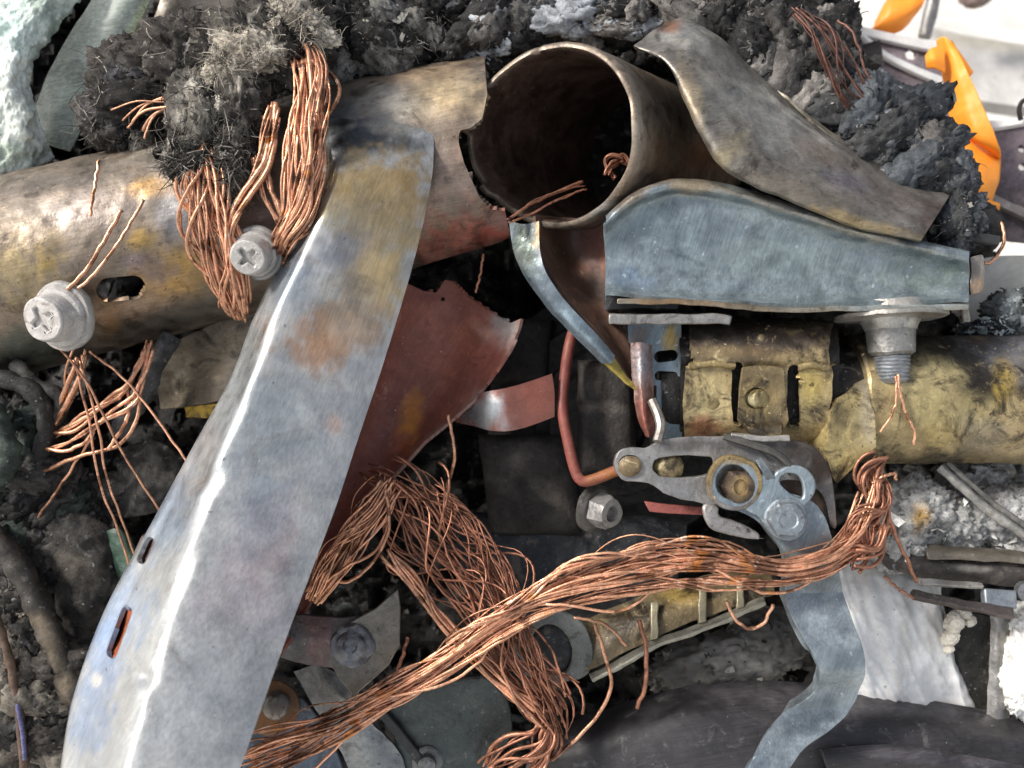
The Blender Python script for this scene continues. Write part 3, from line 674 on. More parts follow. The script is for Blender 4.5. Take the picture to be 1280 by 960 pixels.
for t, r, k in prof:
    rr = r * (1 + 0.012 * noise(np.stack([aa * 1.3, aa * 0 + t * .01, aa * 0 + 7], -1)))
    rows_.append(cen + ax * (t + (1 - k) * rim)[:, None] + dirs * rr[:, None])
P_ = np.stack(rows_); P_ = np.concatenate([P_, P_[:, :1]], 1)
ot = grid(P_)
ot.f = [tuple(reversed(f_)) for f_ in ot.f]
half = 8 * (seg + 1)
paint(ot, '#7e7163', [(860, 120, 60, 60, 0, '#8f8474', .7), (850, 200, 60, 40, 0, '#6b4d30', .8), (760, 262, 60, 14, -14, '#7f8484', .7), (800, 190, 12, 60, 0, '#a39a8c', .6)], 7.0, 0.2)  # narrow pale blob at the right paints a glint on the rim
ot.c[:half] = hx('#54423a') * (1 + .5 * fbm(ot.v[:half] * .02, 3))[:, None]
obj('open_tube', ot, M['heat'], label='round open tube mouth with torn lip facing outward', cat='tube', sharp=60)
# ================================================================== SHROUD PLATE (upper right)
sh = loft([arch(792, 57, 40, 833, 27, -6, 4), arch(830, 78, 62, 860, 23, 0, 16), arch(855, 125, 78, 904, 50, 6, 30), arch(880, 178, 84, 958, 101, 8, 36), arch(912, 217, 88, 1010, 147, 6, 38), arch(985, 251, 88, 1062, 184, 4, 34), arch(1075, 287, 84, 1122, 223, 2, 28), arch(1150, 303, 78, 1188, 243, 2, 22)], 180, 70)
sh.rough(3, 0.02, 9)
paint(sh, '#716c65', [(850, 40, 34, 24, 0, '#a5a29a', .8), (835, 32, 16, 10, 0, '#7a4a2a', .9), (960, 150, 60, 26, 35, '#96948d', .8), (900, 130, 26, 60, 50, '#6f6e69', .7), (910, 190, 20, 40, 35, '#9a8d6a', .6), (1040, 200, 60, 14, 30, '#807367', .8), (1000, 235, 80, 20, 18, '#7d7466', .7), (1060, 225, 34, 14, 20, '#6f6876', .6), (1120, 250, 60, 30, 20, '#6a5f58', .8), (1165, 275, 30, 26, 0, '#54453c', .9), (1080, 280, 80, 8, 14, '#a58f62', .7), (860, 110, 12, 50, -20, '#a08f74', .7), (1000, 150, 60, 5, 38, '#c4beb2', .6)], 2.0)  # pale blobs at the top corner and along the ridge paint in highlights
solid(sh, 6)
shroud = thing('shroud_plate', 'curved smoke-grey steel shroud tapering above the galvanised channel', 'metal plate', (1000, 200, 40))
obj('curved_sheet', sh, M['heat'], shroud, bevel=1.2)
st = loft([[(972, 112, 6), (985, 120, 14)], [(1015, 146, 6), (1022, 156, 16)], [(1062, 180, 4), (1064, 190, 14)], [(1116, 214, 2), (1112, 224, 12)]], 40, 8)
obj('edge_strip', solid(paint(st, '#8b8474', [], 3), 4), M['heat'], shroud, bevel=.8)

# ================================================================== GALVANISED CHANNEL
tops = [(757, 284, 363), (775, 268, 364), (800, 250, 367), (840, 238, 371), (880, 240, 374), (930, 250, 377), (1000, 272, 378), (1075, 296, 376), (1150, 315, 374), (1211, 329, 371)]
secs = []
for x, yt, yb in tops:
    secs.append([(x, yt - 8, 6), (x, yt - 14, 40), (x, yt - 13, 66), (x, yt - 7, 76), (x, yt, 72), (x, yt + 9, 60), (x, yt + (yb - yt) * .45, 52), (x, yb - 14, 58), (x, yb - 3, 66), (x, yb + 1, 78)])
gv = loft(secs, 200, 80)
gv.rough(2.2, 0.014, 3); gv.rough(.6, 0.06, 8)
paint(gv, '#828d91', [(830, 300, 60, 40, 0, '#728186', .6), (960, 330, 90, 30, 0, '#84918f', .6), (800, 235, 50, 12, -30, '#8a7760', .9), (860, 230, 50, 10, 0, '#a08d72', .9), (960, 252, 60, 8, 18, '#8d8578', .9), (1080, 290, 90, 8, 15, '#9c9484', .9), (790, 345, 30, 16, 0, '#74869c', .7), (1150, 345, 60, 20, 0, '#8d998c', .6)], 6.0, .15)
solid(gv, 5)
chan = thing('galvanised_channel', 'blue-grey galvanised channel bracket under the shroud plate', 'bracket', (980, 375, 60))
obj('channel_face', gv, M['galv'], chan, bevel=1)
ec = loft([[(1214, 322, 44), (1226, 318, 40), (1229, 322, 10)], [(1214, 345, 50), (1227, 342, 46), (1230, 342, 10)], [(1214, 368, 52), (1224, 366, 48), (1228, 364, 10)]], 20, 14)
obj('end_tab', solid(paint(ec, '#8a8279', [(1222, 358, 10, 10, 0, '#b89a7a', .9)], 4), 4), M['steel'], chan, bevel=.8)
# foot flange below, seen edge-on, and the plates clamped under it
def shelf(pts, z0, z1, t, n=40):
    g = loft([[(x, y, z1) for x, y in pts], [(x, y + 1.5, z0) for x, y in pts]], 10, n)
    if g.normals()[:, 1].mean() < 0: g.f = [tuple(reversed(f_)) for f_ in g.f]
    return solid(g, t)
fl = shelf([(772, 372), (860, 373), (930, 379), (985, 383), (1050, 381), (1130, 380), (1211, 379)], 90, -40, 6)
obj('foot_flange', paint(fl, '#8f8779', [(1150, 380, 90, 10, 0, '#aab4b2', .9), (850, 375, 70, 8, 0, '#8a6b49', .9), (940, 380, 40, 8, 0, '#6d5a3a', .8)], 4), M['steel'], chan, bevel=1.2)
pad = shelf([(755, 366), (800, 364), (850, 366)], 60, -60, 20, 20)
obj('rubber_pad', paint(pad, '#1a1a1b', [], 4), M['plastic'], label='black rubber pad squeezed under the galvanised channel left end', cat='pad', bevel=2)
sp = shelf([(761, 391), (830, 391), (895, 391), (915, 393)], 84, -30, 12, 24)
obj('spacer_plate', paint(sp, '#8c8985', [(840, 396, 80, 6, 0, '#a8a5a0', .7)], 4), M['steel'], label='thick grey flat plate edge below the rubber pad', cat='plate', bevel=2)

# ================================================================== STEERING COLUMN
ycol = U(np.array([1100., 499, -25]))
column = thing('steering_column', 'scorched olive-yellow steering column tube with clamp saddle', 'column', (1000, 580, -20))
RT = 80 * (D + 25) / D
tb = lathe(np.array([ycol[0] - 46, ycol[1], ycol[2]]), (1, 0, 0), [(0, RT - 30), (0, RT - 3), (3, RT)] + [(k * 6, RT) for k in range(1, 58)], 110, cap=False)
shaft = lathe(np.array([ycol[0] - 290, ycol[1], ycol[2]]), (1, 0, 0), [(k * 10, RT - 14 + (2 if k % 3 else 0)) for k in range(0, 31)], 60)
obj('inner_shaft', paint(shaft.rough(2, .04, 1), '#191715', [], 2, .4), M['soot'], column)
tb.rough(1.2, 0.05, 2)
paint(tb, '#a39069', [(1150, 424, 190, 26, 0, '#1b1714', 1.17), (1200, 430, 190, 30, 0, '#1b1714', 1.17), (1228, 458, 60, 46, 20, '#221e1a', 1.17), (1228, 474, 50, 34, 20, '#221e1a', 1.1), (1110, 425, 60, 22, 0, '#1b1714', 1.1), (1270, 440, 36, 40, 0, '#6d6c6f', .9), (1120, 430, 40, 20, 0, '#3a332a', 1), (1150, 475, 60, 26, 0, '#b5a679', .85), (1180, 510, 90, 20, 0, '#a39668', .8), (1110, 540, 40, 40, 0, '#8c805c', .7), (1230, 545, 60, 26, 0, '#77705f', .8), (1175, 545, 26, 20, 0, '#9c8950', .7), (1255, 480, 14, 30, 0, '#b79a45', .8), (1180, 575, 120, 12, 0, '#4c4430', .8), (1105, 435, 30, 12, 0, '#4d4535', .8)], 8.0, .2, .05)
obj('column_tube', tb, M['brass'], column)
# saddle wrapped over the tube
def sad(x, o, dz=0): return [(x, 398 + o, 20 + dz), (x, 406 + o, 46 + dz), (x, 425 + o, 62 + dz), (x, 447, 67 + dz), (x, 462, 60 + dz), (x, 480, 60 + dz), (x, 510, 62 + dz), (x, 530, 60 + dz), (x, 548, 44 + dz), (x, 556, 10 + dz)]
sd_ = loft([sad(855, 6), sad(870, 2), sad(900, 0), sad(950, 0), sad(1000, 0), sad(1030, 2), sad(1048, 8)], 90, 80)
sd_.rough(1.5, 0.04, 5)
cut(sd_, [(861, 390), (1046, 390), (1037, 420), (1036, 440), (1042, 470), (1040, 500), (1030, 540), (1020, 570), (857, 570), (855, 500), (857, 462), (868, 455), (862, 430)], [slot(922, 492, 40, 7, 90), slot(993, 496, 40, 8, 90)])
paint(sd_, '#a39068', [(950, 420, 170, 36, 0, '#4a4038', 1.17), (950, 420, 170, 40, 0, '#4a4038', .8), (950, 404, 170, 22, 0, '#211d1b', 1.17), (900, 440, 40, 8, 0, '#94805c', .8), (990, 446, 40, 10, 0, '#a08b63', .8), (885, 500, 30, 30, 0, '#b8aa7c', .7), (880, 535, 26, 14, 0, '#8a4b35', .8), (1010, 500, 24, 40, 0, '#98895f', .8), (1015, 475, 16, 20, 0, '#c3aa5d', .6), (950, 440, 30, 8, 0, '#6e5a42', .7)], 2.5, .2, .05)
solid(sd_, 5)
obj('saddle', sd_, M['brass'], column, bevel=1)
obj('saddle_liner', paint(loft([sad(850, 8, -16), sad(950, 4, -16), sad(1048, 8, -16)], 20, 30), '#1d1a18', [], 2), M['soot'], column)
tab = plate(smooth_poly([(928, 462), (930, 458), (976, 458), (980, 463), (987, 546), (918, 546)], 1), 70, 5, [ellipse(946, 498, 15, 14)], 6, lambda x, y: (14 if y > 530 else 0) + max(0, (y - 500) * .12))
obj('centre_tab', paint(tab, '#7d6d4e', [(950, 535, 40, 16, 0, '#40392f', .95), (950, 470, 26, 8, 0, '#5f523f', .7), (945, 498, 22, 20, 0, '#8f7c4d', .6)], 3, .25), M['brass'], column, bevel=1.2)
obj('tab_lip', paint(shelf([(913, 541), (950, 543), (988, 543)], 96, 66, 7, 12), '#b2aca4', [], 2), M['steel'], column, bevel=1.5)
obj('tab_stud', paint(lathe(U(np.array([943., 499, 55])), (.25, 0, 1), [(0, 13), (14, 13), (18, 10), (19, 4)], 24), '#8c7d55', [(936, 500, 8, 8, 0, '#d8cfa8', .8)], 2), M['brass'], column)
cast = plate([(1034, 540), (1040, 512), (1050, 496), (1064, 490), (1078, 478), (1094, 472), (1098, 520), (1098, 560), (1080, 576), (1060, 592), (1045, 605), (1040, 596), (1032, 566)], 68, 46, (), 6, lambda x, y: -0.15 * (x - 1040) - (max(0, 500 - y)) * .4)
obj('cast_collar', paint(cast, '#b5a270', [(1050, 520, 14, 30, 0, '#3a332a', .9), (1075, 480, 30, 10, 0, '#2b2722', .9), (1085, 520, 14, 40, 0, '#b8ab93', .8), (1060, 575, 26, 14, -35, '#c3b277', .7), (1070, 540, 8, 26, 0, '#8d8268', .6)], 3, .25), M['brass'], column, bevel=2)
for (x0, x1, y_) in ((862, 918, 457), (998, 1036, 459)):
    obj('saddle_bead', paint(tube(catmull(U(np.array([(x0, y_, 60), ((x0 + x1) / 2, y_ - 2, 63), (x1, y_, 60)], float)), 14), 5, 10), '#8c7b55', [], 2, .4), M['brass'], column)
obj('weld_spot', paint(lathe(U(np.array([890., 505, 58])), (0, 0, 1), [(0, 9), (4, 8), (6, 4), (6, 1)], 20), '#8f7f58', [], 2, .4), M['brass'], column)
obj('lower_rail', solid(paint(loft([[(855, 545, 60), (920, 549, 66), (1010, 551, 62)], [(855, 553, 66), (920, 557, 72), (1010, 559, 68)]], 8, 30), '#51483d', [], 2, .3), 6), M['steel'], column, bevel=1.5)
# grey side bracket left of the saddle
sb = plate([(784, 404), (852, 404), (853, 548), (822, 548), (818, 500), (814, 462), (800, 440), (786, 428)], 38, 6, [slot(833, 445, 15, 7, -8), slot(833, 470, 15, 6, 4), [(813, 482), (821, 482), (821, 515), (813, 512)]], 6)
obj('side_bracket', paint(sb, '#75838a', [(838, 420, 12, 18, 0, '#a88a3c', .95), (800, 420, 16, 16, 0, '#7d6f66', .9), (838, 520, 16, 30, 0, '#66767a', .6)], 3), M['galv'], column, bevel=1.2)
sbr = loft([[(788, 428, 52), (803, 428, 60), (815, 432, 52)], [(790, 470, 56), (802, 470, 66), (816, 474, 56)], [(794, 510, 64), (804, 508, 74), (818, 510, 62)], [(806, 545, 66), (811, 547, 74), (818, 543, 66)]], 40, 14)
obj('bent_strap', solid(paint(sbr, '#8a6a60', [(806, 525, 14, 26, 0, '#97594c', .9), (803, 450, 14, 26, 0, '#7d8389', .9)], 3), 5), M['steel'], column, bevel=1)
obj('hook', tube(catmull(U(np.array([(815, 500, 70), (824, 522, 78), (826, 535, 84), (822, 552, 90)], float)), 16), 6, 8), mat('hook_steel', '#86807a', .5, .45, var=.4, grime=('#3a332d', .05, .5, .6)), column)

# flanged bolt that hangs from the channel flange
fb = thing('flanged_bolt', 'stout grey bolt with wide flange hanging from the channel', 'bolt', (1112, 398, 40))
bo = U(np.array([1112., 386, 42]))
up = np.array([0.02, -1, 0.05])
obj('flange', paint(lathe(bo, up, [(-8, 40), (-2, 42), (4, 44), (6, 60), (8, 64), (12, 64), (13.5, 58), (14, 34), (20, 31), (26, 29)], 60), '#a7a39b', [(1110, 400, 60, 5, 0, '#c6c4bf', .6), (1160, 392, 30, 8, 0, '#6d675c', .8)], 2), M['steel'], fb)
obj('collar', paint(lathe(bo, up, [(14, 33), (20, 31), (26, 28), (52, 27), (56, 22)], 48), '#8f8d89', [], 2), M['steel'], fb)
obj('shank', paint(lathe(bo, up, [(52, 22)] + [(56 + k * 2.2, 20.5 - k * .12 + (1.2 if k % 2 else -.6)) for k in range(14)] + [(90, 14)], 40), '#8e9297', [], 2), M['steel'], fb)

# ================================================================== LINK PLATE, CAM AND LEVER
release = thing('tilt_release', 'grey steel tilt release with slotted link, cam and hex bolt below the column', 'lever', (960, 620, 90))
link = plate(smooth_poly([(767, 582), (770, 568), (780, 559), (794, 558), (808, 562), (822, 552), (836, 547), (900, 545), (960, 546), (1004, 552), (1028, 566), (1041, 594), (1045, 640), (1046, 664), (1037, 656), (1034, 630), (1022, 612), (1000, 600), (975, 600), (950, 615), (905, 632), (872, 629), (840, 622), (812, 604), (796, 603), (778, 602)], 2), 86, 8,
    [smooth_poly([(814, 584), (820, 570), (884, 569), (892, 574), (892, 596), (832, 597), (820, 594)], 2), ellipse(787, 581, 13.5, 13.5)], 6)
obj('link_plate', paint(link, '#8f8c88', [(920, 556, 90, 10, 0, '#6f6a66', .9), (1022, 595, 30, 60, 0, '#3d332c', 1.17), (1000, 560, 40, 16, 0, '#4a4039', 1), (850, 612, 40, 12, 10, '#8c8d8d', .7), (815, 575, 16, 16, 0, '#9a9996', .6), (870, 556, 40, 6, 0, '#56504b', .7)], 3, .15), M['steel'], release, bevel=2)
obj('pin', paint(lathe(U(np.array([787., 582, 76])), (-.1, .05, 1), [(0, 13), (12, 13), (15, 9), (16, 3)], 28), '#75644a', [], 2, .4), M['brass'], release)
obj('pin', paint(lathe(U(np.array([836., 584, 66])), (-.1, .05, 1), [(0, 17), (12, 17), (16, 12), (17, 3)], 28), '#8f7f5c', [(828, 584, 8, 12, 0, '#c4b58c', .7)], 2, .4), M['brass'], release)
obj('back_plate', paint(plate(smooth_poly([(895, 560), (960, 556), (1010, 566), (1030, 590), (1034, 640), (1020, 650), (985, 640), (940, 600), (900, 596)], 2), 74, 6, [ellipse(1003, 590, 12, 11)], 6), '#57493d', [(960, 580, 40, 20, 0, '#3d342c', .9)], 3, .3), M['steel'], release, bevel=1.5)
obj('back_pin', paint(lathe(U(np.array([1003., 590, 62])), (0, 0, 1), [(0, 11), (10, 11), (12, 8), (13, 2)], 24), '#8a7448', [], 2, .4), M['brass'], release)
obj('stop_lug', solid(paint(loft([[(944, 576, 104), (952, 588, 112), (958, 600, 108)], [(952, 572, 104), (962, 586, 112), (970, 598, 108)]], 10, 16), '#6d7377', [], 3, .3), 6), M['galv'], release, bevel=1.5)
hk = plate(smooth_poly([(878, 630), (892, 629), (900, 634), (897, 644), (906, 649), (930, 655), (952, 668), (948, 676), (915, 670), (892, 664), (880, 650)], 2), 88, 7, (), 5)
obj('hook_plate', paint(hk, '#a19d99', [], 3), M['steel'], release, bevel=2)
# lever arm: one plate, bent below the cam
def lz(x, y):
    return float(np.interp(y, [690, 715, 745, 775, 805, 835, 862, 890, 915, 940, 970], [0, -4, -14, -2, 14, 12, -4, -8, 6, 22, 30]))
lev = plate(smooth_poly([(902, 632), (930, 641), (950, 652), (966, 672), (982, 692), (985, 738), (988, 764), (1000, 794), (1016, 822), (1024, 846), (1022, 866), (1004, 881), (978, 894), (952, 918), (930, 944), (922, 966), (940, 974), (968, 958), (998, 928), (1040, 910), (1066, 893), (1078, 862), (1077, 826), (1068, 782), (1058, 738), (1046, 700), (1040, 668), (1026, 634), (1000, 618), (950, 612), (915, 612)], 2), 96, 15, (), 5, lz)
obj('lever_arm', paint(lev, '#8b9499', [(1000, 680, 40, 20, 0, '#7f8a89', .7), (1015, 690, 24, 12, 0, '#a79a9a', .5), (1015, 720, 40, 18, 0, '#4c5258', .8), (1050, 840, 24, 40, 0, '#6a757c', .8), (1000, 905, 50, 20, -35, '#4a545b', .8), (945, 950, 26, 20, -50, '#5b6873', .7)], 3, .12), M['galv'], release, bevel=2.2)  # dark blobs paint in the copper's shadow and the shading of the bends
cam_o = []
for a_ in range(70, 300, 10): cam_o.append((917 + 33 * math.cos(math.radians(a_)), 603 + 33 * math.sin(math.radians(a_))))
cam_o += [(945, 583), (953, 594), (966, 597), (972, 588)]
for a_ in range(-130, 70, 10): cam_o.append((993 + 27 * math.cos(math.radians(a_)), 608 + 27 * math.sin(math.radians(a_))))
cam_o += [(1008, 664), (985, 676), (962, 666), (950, 646), (936, 640)]
camp = plate(smooth_poly(cam_o, 1), 108, 8, [ellipse(917, 603, 22, 22), smooth_poly([(976, 594), (990, 590), (1003, 598), (1006, 620), (1000, 626), (974, 606)], 2)], 5)
obj('cam_plate', paint(camp, '#8e999e', [(960, 620, 30, 24, 0, '#87949b', .6), (917, 575, 34, 8, 0, '#a58b62', .9)], 3, .12), M['galv'], release, bevel=2.4)
obj('cam_ring', paint(lathe(U(np.array([914., 602, 92])), (0, 0, 1), [(0, 22), (0, 30.5), (14, 32), (17, 30.5), (17, 26.5), (10, 24), (0, 22)], 48, cap=False), '#86734f', [(915, 640, 46, 24, 0, '#77767a', 1.1)], 2), M['brass'], release)
obj('pivot_nut', paint(lathe(U(np.array([918., 606, 90])), (.08, -.05, 1), [(0, 20, 1), (16, 20, 1), (20, 17), (21, 9), (18, 8), (18, 2)], 48), '#4f4338', [(926, 612, 9, 16, 15, '#b99a66', .9)], 2, .4), M['brass'], release, sharp=25)
hb = obj('hex_bolt', paint(lathe(U(np.array([982., 649, 106])), (-.05, .04, 1), [(0, 24.5), (4, 24.5), (6, 23), (6.5, 21)], 48), '#8a9196', [], 2), M['steel'], release, sharp=25)
obj('bolt_head', paint(lathe(U(np.array([982., 649, 113])), (-.1, .12, 1), [(0, 21.5, 1), (10, 21.5, 1), (12.5, 18), (13, 11), (12, 9), (12, 2)], 48), '#7f868b', [], 2, .2), M['steel'], hb, sharp=20)
obj('release_spring', tube(catmull(U(np.array([(905, 545, 92), (940, 556, 100), (968, 566, 104), (985, 580, 104), (990, 592, 100)], float)), 30), 4.5, 8), mat('spring_steel', '#5f5c58', .6, .4), release)
rr_ = obj('rust_bar', solid(paint(loft([[(805, 627, 60), (830, 630, 62), (880, 634, 60)], [(812, 640, 60), (835, 642, 62), (880, 644, 60)]], 10, 20), '#8e4f47', [], 2), 6), M['red'], label='short red-brown bar under the slotted link', cat='bar', bevel=1.5)

# ================================================================== LEFT BOLTS
def cross_bolt(name, label, px, py, z, tilt, r, cols):
    t = thing(name, label, 'bolt', (px, py, z), 'grey cross-recess bolts on the tube')
    o = U(np.array([px, py, z], float)); d = np.array(tilt, float); d /= np.linalg.norm(d)
    obj('washer', paint(lathe(o, d, [(-4, r * .9), (-4, r * .98), (-1, r), (3, r), (6, r * .96), (7, r * .88), (6, r * .7)], 56), cols[0], [], 3, .25), M['pewter'], t)
    obj('flange', paint(lathe(o, d, [(6, r * .86), (9, r * .86), (13, r * .80), (14, r * .7)], 56), cols[1], [], 3, .25), M['pewter'], t)
    hd = lathe(o, d, [(12, r * .70), (28, r * .68), (32, r * .64)], 48)
    h_ = obj('head', paint(hd, cols[2], [], 3, .25), M['pewter'], t)
    # cap with a cross-shaped recess
    x, y, dd = frame(d); w = r * .09; L = r * .36
    cross = [(w, w), (L, w * .7), (L, -w * .7), (w, -w), (w * .7, -L), (-w * .7, -L), (-w, -w), (-L, -w * .7), (-L, w * .7), (-w, w), (-w * .7, L), (w * .7, L)]
    a_ = math.radians(28 if px < 200 else 40); cross = [(u * math.cos(a_) - v_ * math.sin(a_), u * math.sin(a_) + v_ * math.cos(a_)) for u, v_ in cross]
    cp = plate([(640 + u, 480 - v_) for u, v_ in ellipse(0, 0, r * .63, r * .63, 0, 40)], 0, 6, [[(640 + u, 480 - v_) for u, v_ in cross]], 5)
    cp.v = o + cp.v[:, :1] * x + cp.v[:, 1:2] * y + (cp.v[:, 2:] + 36) * dd
    obj('recess_cap', paint(cp, cols[2], [], 3, .25), M['pewter'], h_, bevel=2)
    return t
M['pewter'] = mat('oxidised_zinc', None, 0.15, 0.6, .1, .16, .06, [('#6f6a64', .12, .66, .6), ('#f0eeea', .15, .66, .4)], (.2, .4, 2), (.05, .3, 3), grime=('#5a5148', .05, .52, .6))
cross_bolt('cross_bolt', 'light grey bolt with wide washer beside the oval slot', 80, 395, 62, (-.24, -.2, 1), 41, ['#9d9994', '#aca8a3', '#b3aea9'])
cross_bolt('cross_bolt', 'light grey bolt tucked between copper bundles and the diagonal bracket', 322, 316, 74, (-.05, -.32, 1), 32, ['#98948f', '#a39f9a', '#aaa6a1'])
# ================================================================== MIDDLE: DARK HOUSING AND SMALL BRACKETS
hs_o = U(np.array([770., 520, -190])); hs_d = np.array([-.12, -.12, 1.])
hp = [(0, 190), (20, 188), (24, 176), (40, 174), (44, 160), (62, 158), (66, 150), (82, 146), (86, 112), (100, 108), (104, 92), (120, 88), (122, 40), (112, 36), (112, 4)]
hs = lathe(hs_o, hs_d, hp, 90); hs.rough(2, .03, 4)
paint(hs, '#0f0e0e', [(640, 560, 40, 40, 30, '#4a4643', .6), (720, 500, 60, 14, 0, '#3b3735', .6), (700, 590, 30, 30, 0, '#57524e', .5)], 4, .4, .05)
obj('motor_housing', hs, M['black'], label='sooty black ribbed round housing behind the red rod', cat='housing')

def block(name, label, cat, x0, y0, x1, y1, z, dz, colr, tilt=0, m='black', stains=()):
    xs = [x0, x0 + 3, (x0 + x1) / 2, x1 - 3, x1]; zz = [z - dz, z - 3, z, z - 3, z - dz]
    secs_ = []
    for yy, dd in ((y0, -dz), (y0 + 3, -3), ((y0 + y1) / 2, 0), (y1 - 3, -3), (y1, -dz)):
        secs_.append([(x + tilt * (yy - y0), yy, min(z_ + dd, z + dd, z_)) for x, z_ in zip(xs, zz)])
    g = loft(secs_, 50, 50).rough(3, .03, x0, 4)
    return obj(name, paint(g, colr, stains, x0, .5, .05), M[m], label=label, cat=cat, sharp=50)
block('gear_block', 'boxy sooty block between the red rod and the slotted link', 'block', 722, 452, 792, 590, -38, 60, '#2a2623', .02, stains=[(757, 510, 40, 8, 0, '#5f5851', .9), (735, 470, 20, 20, 0, '#463f39', .7)])
block('gear_block', 'dark machined block under the red metal tab', 'block', 600, 545, 712, 668, -70, 60, '#26221f', .12, stains=[(650, 570, 20, 30, 60, '#57514b', .9), (690, 620, 30, 12, 40, '#4d4741', .9), (620, 600, 30, 12, 30, '#3d3833', .8)])
block('gear_block', 'black upright block behind the torn red tip', 'block', 600, 400, 690, 480, -100, 60, '#1c1a18', -.05)
stp = loft([[(636, 276, 34), (656, 280, 40), (674, 276, 46)], [(641, 310, 38), (660, 316, 46), (675, 312, 52)], [(655, 345, 44), (671, 352, 54), (684, 343, 60)], [(684, 385, 52), (697, 388, 62), (708, 378, 66)], [(722, 425, 60), (737, 426, 74), (745, 416, 70)], [(752, 455, 64), (764, 454, 76), (768, 445, 72)]], 90, 24)
strip = thing('bent_strap_bar', 'curved blue-grey metal strap sweeping down from the tube mouth', 'strap', (700, 390, 50))
obj('strap_body', solid(paint(stp, '#566067', [(730, 420, 40, 30, 45, '#76868f', .7), (655, 305, 22, 46, 0, '#373d37', 1.1), (676, 290, 8, 30, 0, '#9c7a45', .7)], 3), 5), M['galv'], strip, bevel=1.5)
tip = loft([[(750, 452, 60), (757, 455, 66), (766, 445, 62)], [(772, 472, 60), (776, 474, 66), (781, 466, 60)], [(795, 490, 58), (797, 489, 62), (798, 484, 58)]], 30, 10)
obj('brass_tip', solid(paint(tip, '#a28f45', [], 3), 4), M['brass'], strip, bevel=1)
bs_ = loft([[(668, 270, 10), (710, 272, -30), (764, 276, -10)], [(680, 320, 20), (716, 320, -34), (768, 318, -10)], [(706, 368, 40), (734, 360, -10), (770, 352, -6)], [(745, 412, 54), (756, 400, 20), (772, 385, 10)], [(790, 478, 54), (793, 470, 40), (797, 462, 36)]], 70, 40)
bs_.rough(3, .03, 3)
obj('brown_gusset', solid(paint(bs_, '#594135', [(740, 300, 20, 40, 0, '#74463a', .8), (700, 330, 26, 40, 0, '#4d3a2d', .8), (760, 330, 8, 26, 0, '#8a5434', .8), (740, 370, 26, 20, 0, '#3f342b', .8)], 3), 4), M['red'], label='brown rusty curved gusset between the strap and galvanised channel', cat='gusset', bevel=1)

rt = loft([[(560, 508, -40), (564, 518, -38), (570, 528, -40)], [(584, 497, -14), (588, 514, -10), (594, 533, -14)], [(606, 490, 8), (609, 512, 12), (612, 538, 8)], [(628, 486, 16), (631, 510, 20), (634, 539, 16)], [(648, 481, 14), (651, 505, 17), (654, 535, 14)], [(670, 474, 10), (673, 497, 13), (675, 528, 10)], [(690, 467, 6), (693, 490, 9), (693, 521, 6)]], 80, 30)
obj('red_tab', solid(paint(rt, '#86574b', [(612, 512, 26, 34, 0, '#a3a8aa', 1.1), (585, 515, 16, 20, 0, '#63666a', .9), (670, 500, 26, 26, 0, '#9a5c4d', .7)], 3), 26), mat('red_tab_steel', None, .45, .3, .1, .15, .04, [('#d9d5cf', .2, .7, .6)], (.15, .15)), label='dull red metal tab with a highlight painted on its bend', cat='tab', bevel=2)  # light grey blob paints a highlight onto the bend
rod = tube(catmull(U(np.array([(738, 372, -40), (722, 400, -26), (712, 430, -16), (706, 470, -8), (703, 510, 0), (710, 552, 6), (719, 588, 10), (727, 601, 12), (740, 600, 14), (776, 586, 20)], float)), 60), 7, 14)
obj('red_rod', paint(rod, '#80463b', [(760, 592, 24, 12, 0, '#8d5a2c', .9), (707, 480, 10, 40, 0, '#6f332c', .7)], 3), M['red'], label='bent dull red rod leading to the slotted link', cat='rod')
nb = thing('flange_nut', 'shiny grey flanged bolt end in the dark hollow under the link', 'nut', (752, 636, 0))
no = U(np.array([748., 637, -6])); nd = np.array([.62, -.1, .78])
obj('flange', paint(lathe(no, nd, [(-14, 26), (-10, 30), (-4, 30), (0, 25)], 40), '#63605c', [], 3, .4), M['steel'], nb)
obj('head', paint(lathe(no, nd, [(0, 22, 1), (20, 21, 1), (24, 18), (25, 10), (16, 8), (16, 2)], 48), '#a5a29f', [], 3, .3), M['steel'], nb, sharp=25)
obj('dark_block', paint(loft([arch(560, 640, -120, 600, 800, -120, 40), arch(700, 640, -110, 700, 790, -110, 40), arch(860, 650, -110, 840, 760, -110, 30)], 50, 30).rough(6, .03, 2), '#26282b', [(660, 720, 60, 40, 0, '#32383f', .6)], 3, .3), M['soot'], label='smooth dark casing behind the crossing copper bundles', cat='casing')
# plate below the tube with a yellow edge
up_ = loft([[(190, 440, -90), (250, 412, -70), (300, 390, -60), (340, 380, -60)], [(196, 480, -84), (250, 462, -66), (300, 440, -56), (340, 430, -56)], [(200, 512, -80), (240, 508, -62), (280, 500, -52), (330, 492, -52)]], 40, 40)
ug = thing('under_plate', 'brown-grey plate with yellow edge between tube and bracket', 'plate', (260, 500, -60))
obj('sheet', solid(paint(up_, '#766c5c', [(240, 450, 40, 30, 0, '#867a66', .7), (220, 490, 30, 20, 0, '#5b5346', .8)], 3), 5), M['heat'], ug, bevel=1)
obj('yellow_edge', solid(paint(loft([[(230, 508, -62), (262, 505, -56), (300, 500, -50)], [(232, 522, -60), (262, 522, -54), (300, 520, -48)]], 10, 20), '#b8973a', [], 3), 5), M['brass'], ug, bevel=1)

